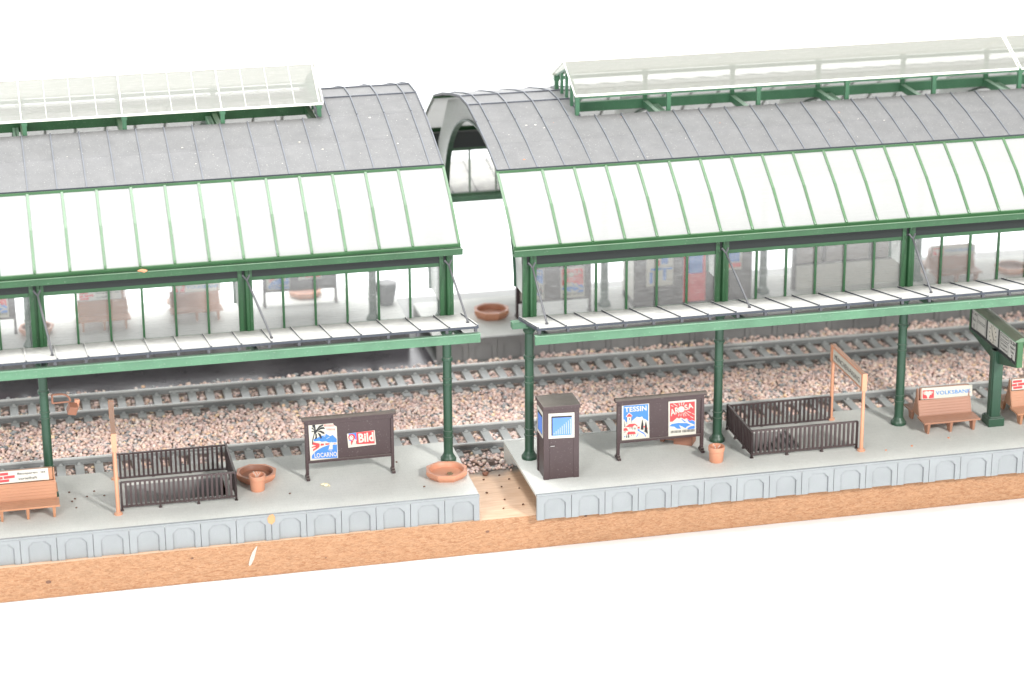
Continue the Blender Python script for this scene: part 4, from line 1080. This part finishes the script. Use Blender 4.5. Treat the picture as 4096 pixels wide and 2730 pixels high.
pc = MB(); pc.blob((0, 0, .05), .09, 0, 5, (1.2, .9, .6)); pc.blob((-.1, .03, .05), .06, 0, 6, (1.2, .9, .6)); pc.blob((.10, -.09, .04), .05, 0, 8, (.7, 1.3, .5))
o = pc.build('popcorn_crumb', CREAM, smooth=True); put(o, 'L', -4.73, 1.95, HP); tag(o, 'cream popcorn-like crumb on the platform below the LOCARNO poster', 'crumb')
nb_ = MB(); rr = random.Random(4)
for k in range(12): a = rr.uniform(0, 6.28); nb_.tube([(rr.uniform(-.08, .08), rr.uniform(-.07, .07), rr.uniform(0, .1)), (.1*math.cos(a), .08*math.sin(a), rr.uniform(.02, .12)), (.06*math.cos(a+2), .06*math.sin(a+2), rr.uniform(.02, .13))], .012, 5)
o = nb_.build('dried_plant', plastic('dried_plant', (.28, .22, .13), .9, .3)); put(o, 'L', -.62, 1.62, HP+.10); tag(o, 'small dried plant tuft lying in the orange octagonal planter', 'dried plant')
crumb('wood_chip', 'L', -10.25, 2.56, 8.53, .11, ORANGE, 'orange wood chip resting on the gutter of the left shed', 'wood chip', None, 12, (1.3, .6, .5))
st = MB(); st.prism([(-.0, -.24), (-.11, -.16), (-.13, -.02), (-.05, .10), (.06, .12), (.12, 0), (.11, -.14), (.05, -.20)], 'y', -.012, .0)
o = st.build('glue_stain', plastic('glue_stain', (.50, .27, .12), .4)); put(o, 'L', -6.80, -.004, .80); tag(o, 'brown glue blob on the wall of the left platform', 'stain')
gt_ = MB(); gt_.prism([(-.16, -.42), (-.10, -.2), (-.02, .0), (.10, .16), (.15, .2), (.10, .02), (.02, -.25), (-.06, -.42), (-.13, -.48)], 'y', -.03, -.015)
o = gt_.build('glue_thread', glass('dried_glue', .5, (.9, .86, .8), .2, .1, True)); put(o, 'W', -7.45, -.005, -.28); tag(o, 'pale dried glue drip on the chipboard edge', 'glue drip')
fl = MB(); rr = random.Random(9)
def on_roof(side, x, y, zs):
    G, J, K = (5.36, zs[0]), (8.55, zs[1]), (10.0, zs[2])
    if y < J[0]: return G[1]+(J[1]-G[1])*(y-G[0])/(J[0]-G[0])+.11-.06*abs((y-6.95)/1.6)
    return J[1]+(K[1]-J[1])*(y-J[0])/(K[0]-J[0])+.06
def flecks(name, side, n, seed, mats, xr, zs, label):
    fl = MB(); rr = random.Random(seed)
    for k in range(n):
        x = rr.uniform(*xr); y = rr.uniform(5.45, 8.4); z = on_roof(side, x, y, zs); r = rr.choice([.010, .012, .014, .018, .028])
        wx, wy = T(side, x, y); fl.blob((wx, wy, z+.0), r, 1 if rr.random() < .35 else 0, k, (1.4, 1, .6))
    o = fl.build(name, mats, smooth=True); tag(o, label, 'dust', kind='stuff')
flecks('dust', 'L', 26, 3, [DUSTW, DUSTW], (-16, 0), (10.60, 11.60, 11.90), 'scattered dust flecks and wood crumbs on the left dark roof')
flecks('dust', 'R', 22, 8, [DUSTW, ORANGE], (0, 22), (10.40, 11.20, 11.46), 'scattered dust flecks and white specks on the right dark roof')

# ------------------------------------------------------------------ light
W = bpy.data.worlds.new('World'); SC.world = W; W.use_nodes = True
bg = W.node_tree.nodes['Background']; bg.inputs[0].default_value = (.97, .985, 1, 1); bg.inputs[1].default_value = .56
def area(name, loc, target, size, power, col=(1, 1, 1)):
    l = bpy.data.lights.new(name, 'AREA'); l.shape = 'RECTANGLE'; l.size = size[0]; l.size_y = size[1]; l.energy = power; l.color = col
    o = bpy.data.objects.new(name, l); COL.objects.link(o); o.location = loc
    o.rotation_euler = (Vector(target)-Vector(loc)).to_track_quat('-Z', 'Y').to_euler()
    return o
area('softbox_front', (54, -116, 76), (3, 6, 2), (17, 17), 190000, (1, .985, .96))
area('fill_left', (-75, -105, 48), (0, 8, 2), (46, 40), 95000, (.97, .985, 1))  # added fill lamp, lifts the ballast and platforms under the roofs
area('softbox_top', (-10, 25, 150), (2, 8, 3), (110, 80), 430000, (.97, .985, 1))
area('softbox_back', (0, 80, 75), (0, 160, 60), (160, 60), 170000)

# ------------------------------------------------------------------ camera
cam = bpy.data.cameras.new('camera'); co = bpy.data.objects.new('camera', cam); COL.objects.link(co); SC.camera = co
pitch, yaw, roll = .341072681730711, .2293546287924609, -.0056925823831349975
cp, sp, cy, sy = math.cos(pitch), math.sin(pitch), math.cos(yaw), math.sin(yaw)
fwd = Vector((sy*cp, cy*cp, -sp)); rt = Vector((cy, -sy, 0)); up = rt.cross(fwd)
c, s = math.cos(roll), math.sin(roll)
r1 = c*rt+s*up; u1 = -s*rt+c*up
M = Matrix(((r1.x, u1.x, -fwd.x), (r1.y, u1.y, -fwd.y), (r1.z, u1.z, -fwd.z))).to_4x4()
M.translation = Vector((-15.99347526569731, -73.35447569927027, 32.88852248648398)); co.matrix_world = M
cam.sensor_width = 36; cam.sensor_fit = 'HORIZONTAL'; cam.lens = 36*9997.591571/4096
cam.clip_start = 1; cam.clip_end = 2000
foc = (Vector((-1.0, 2.0, 2.0))-M.translation).dot(fwd)
cam.dof.use_dof = True; cam.dof.focus_distance = foc; cam.dof.aperture_fstop = cam.lens*1e-3/.50
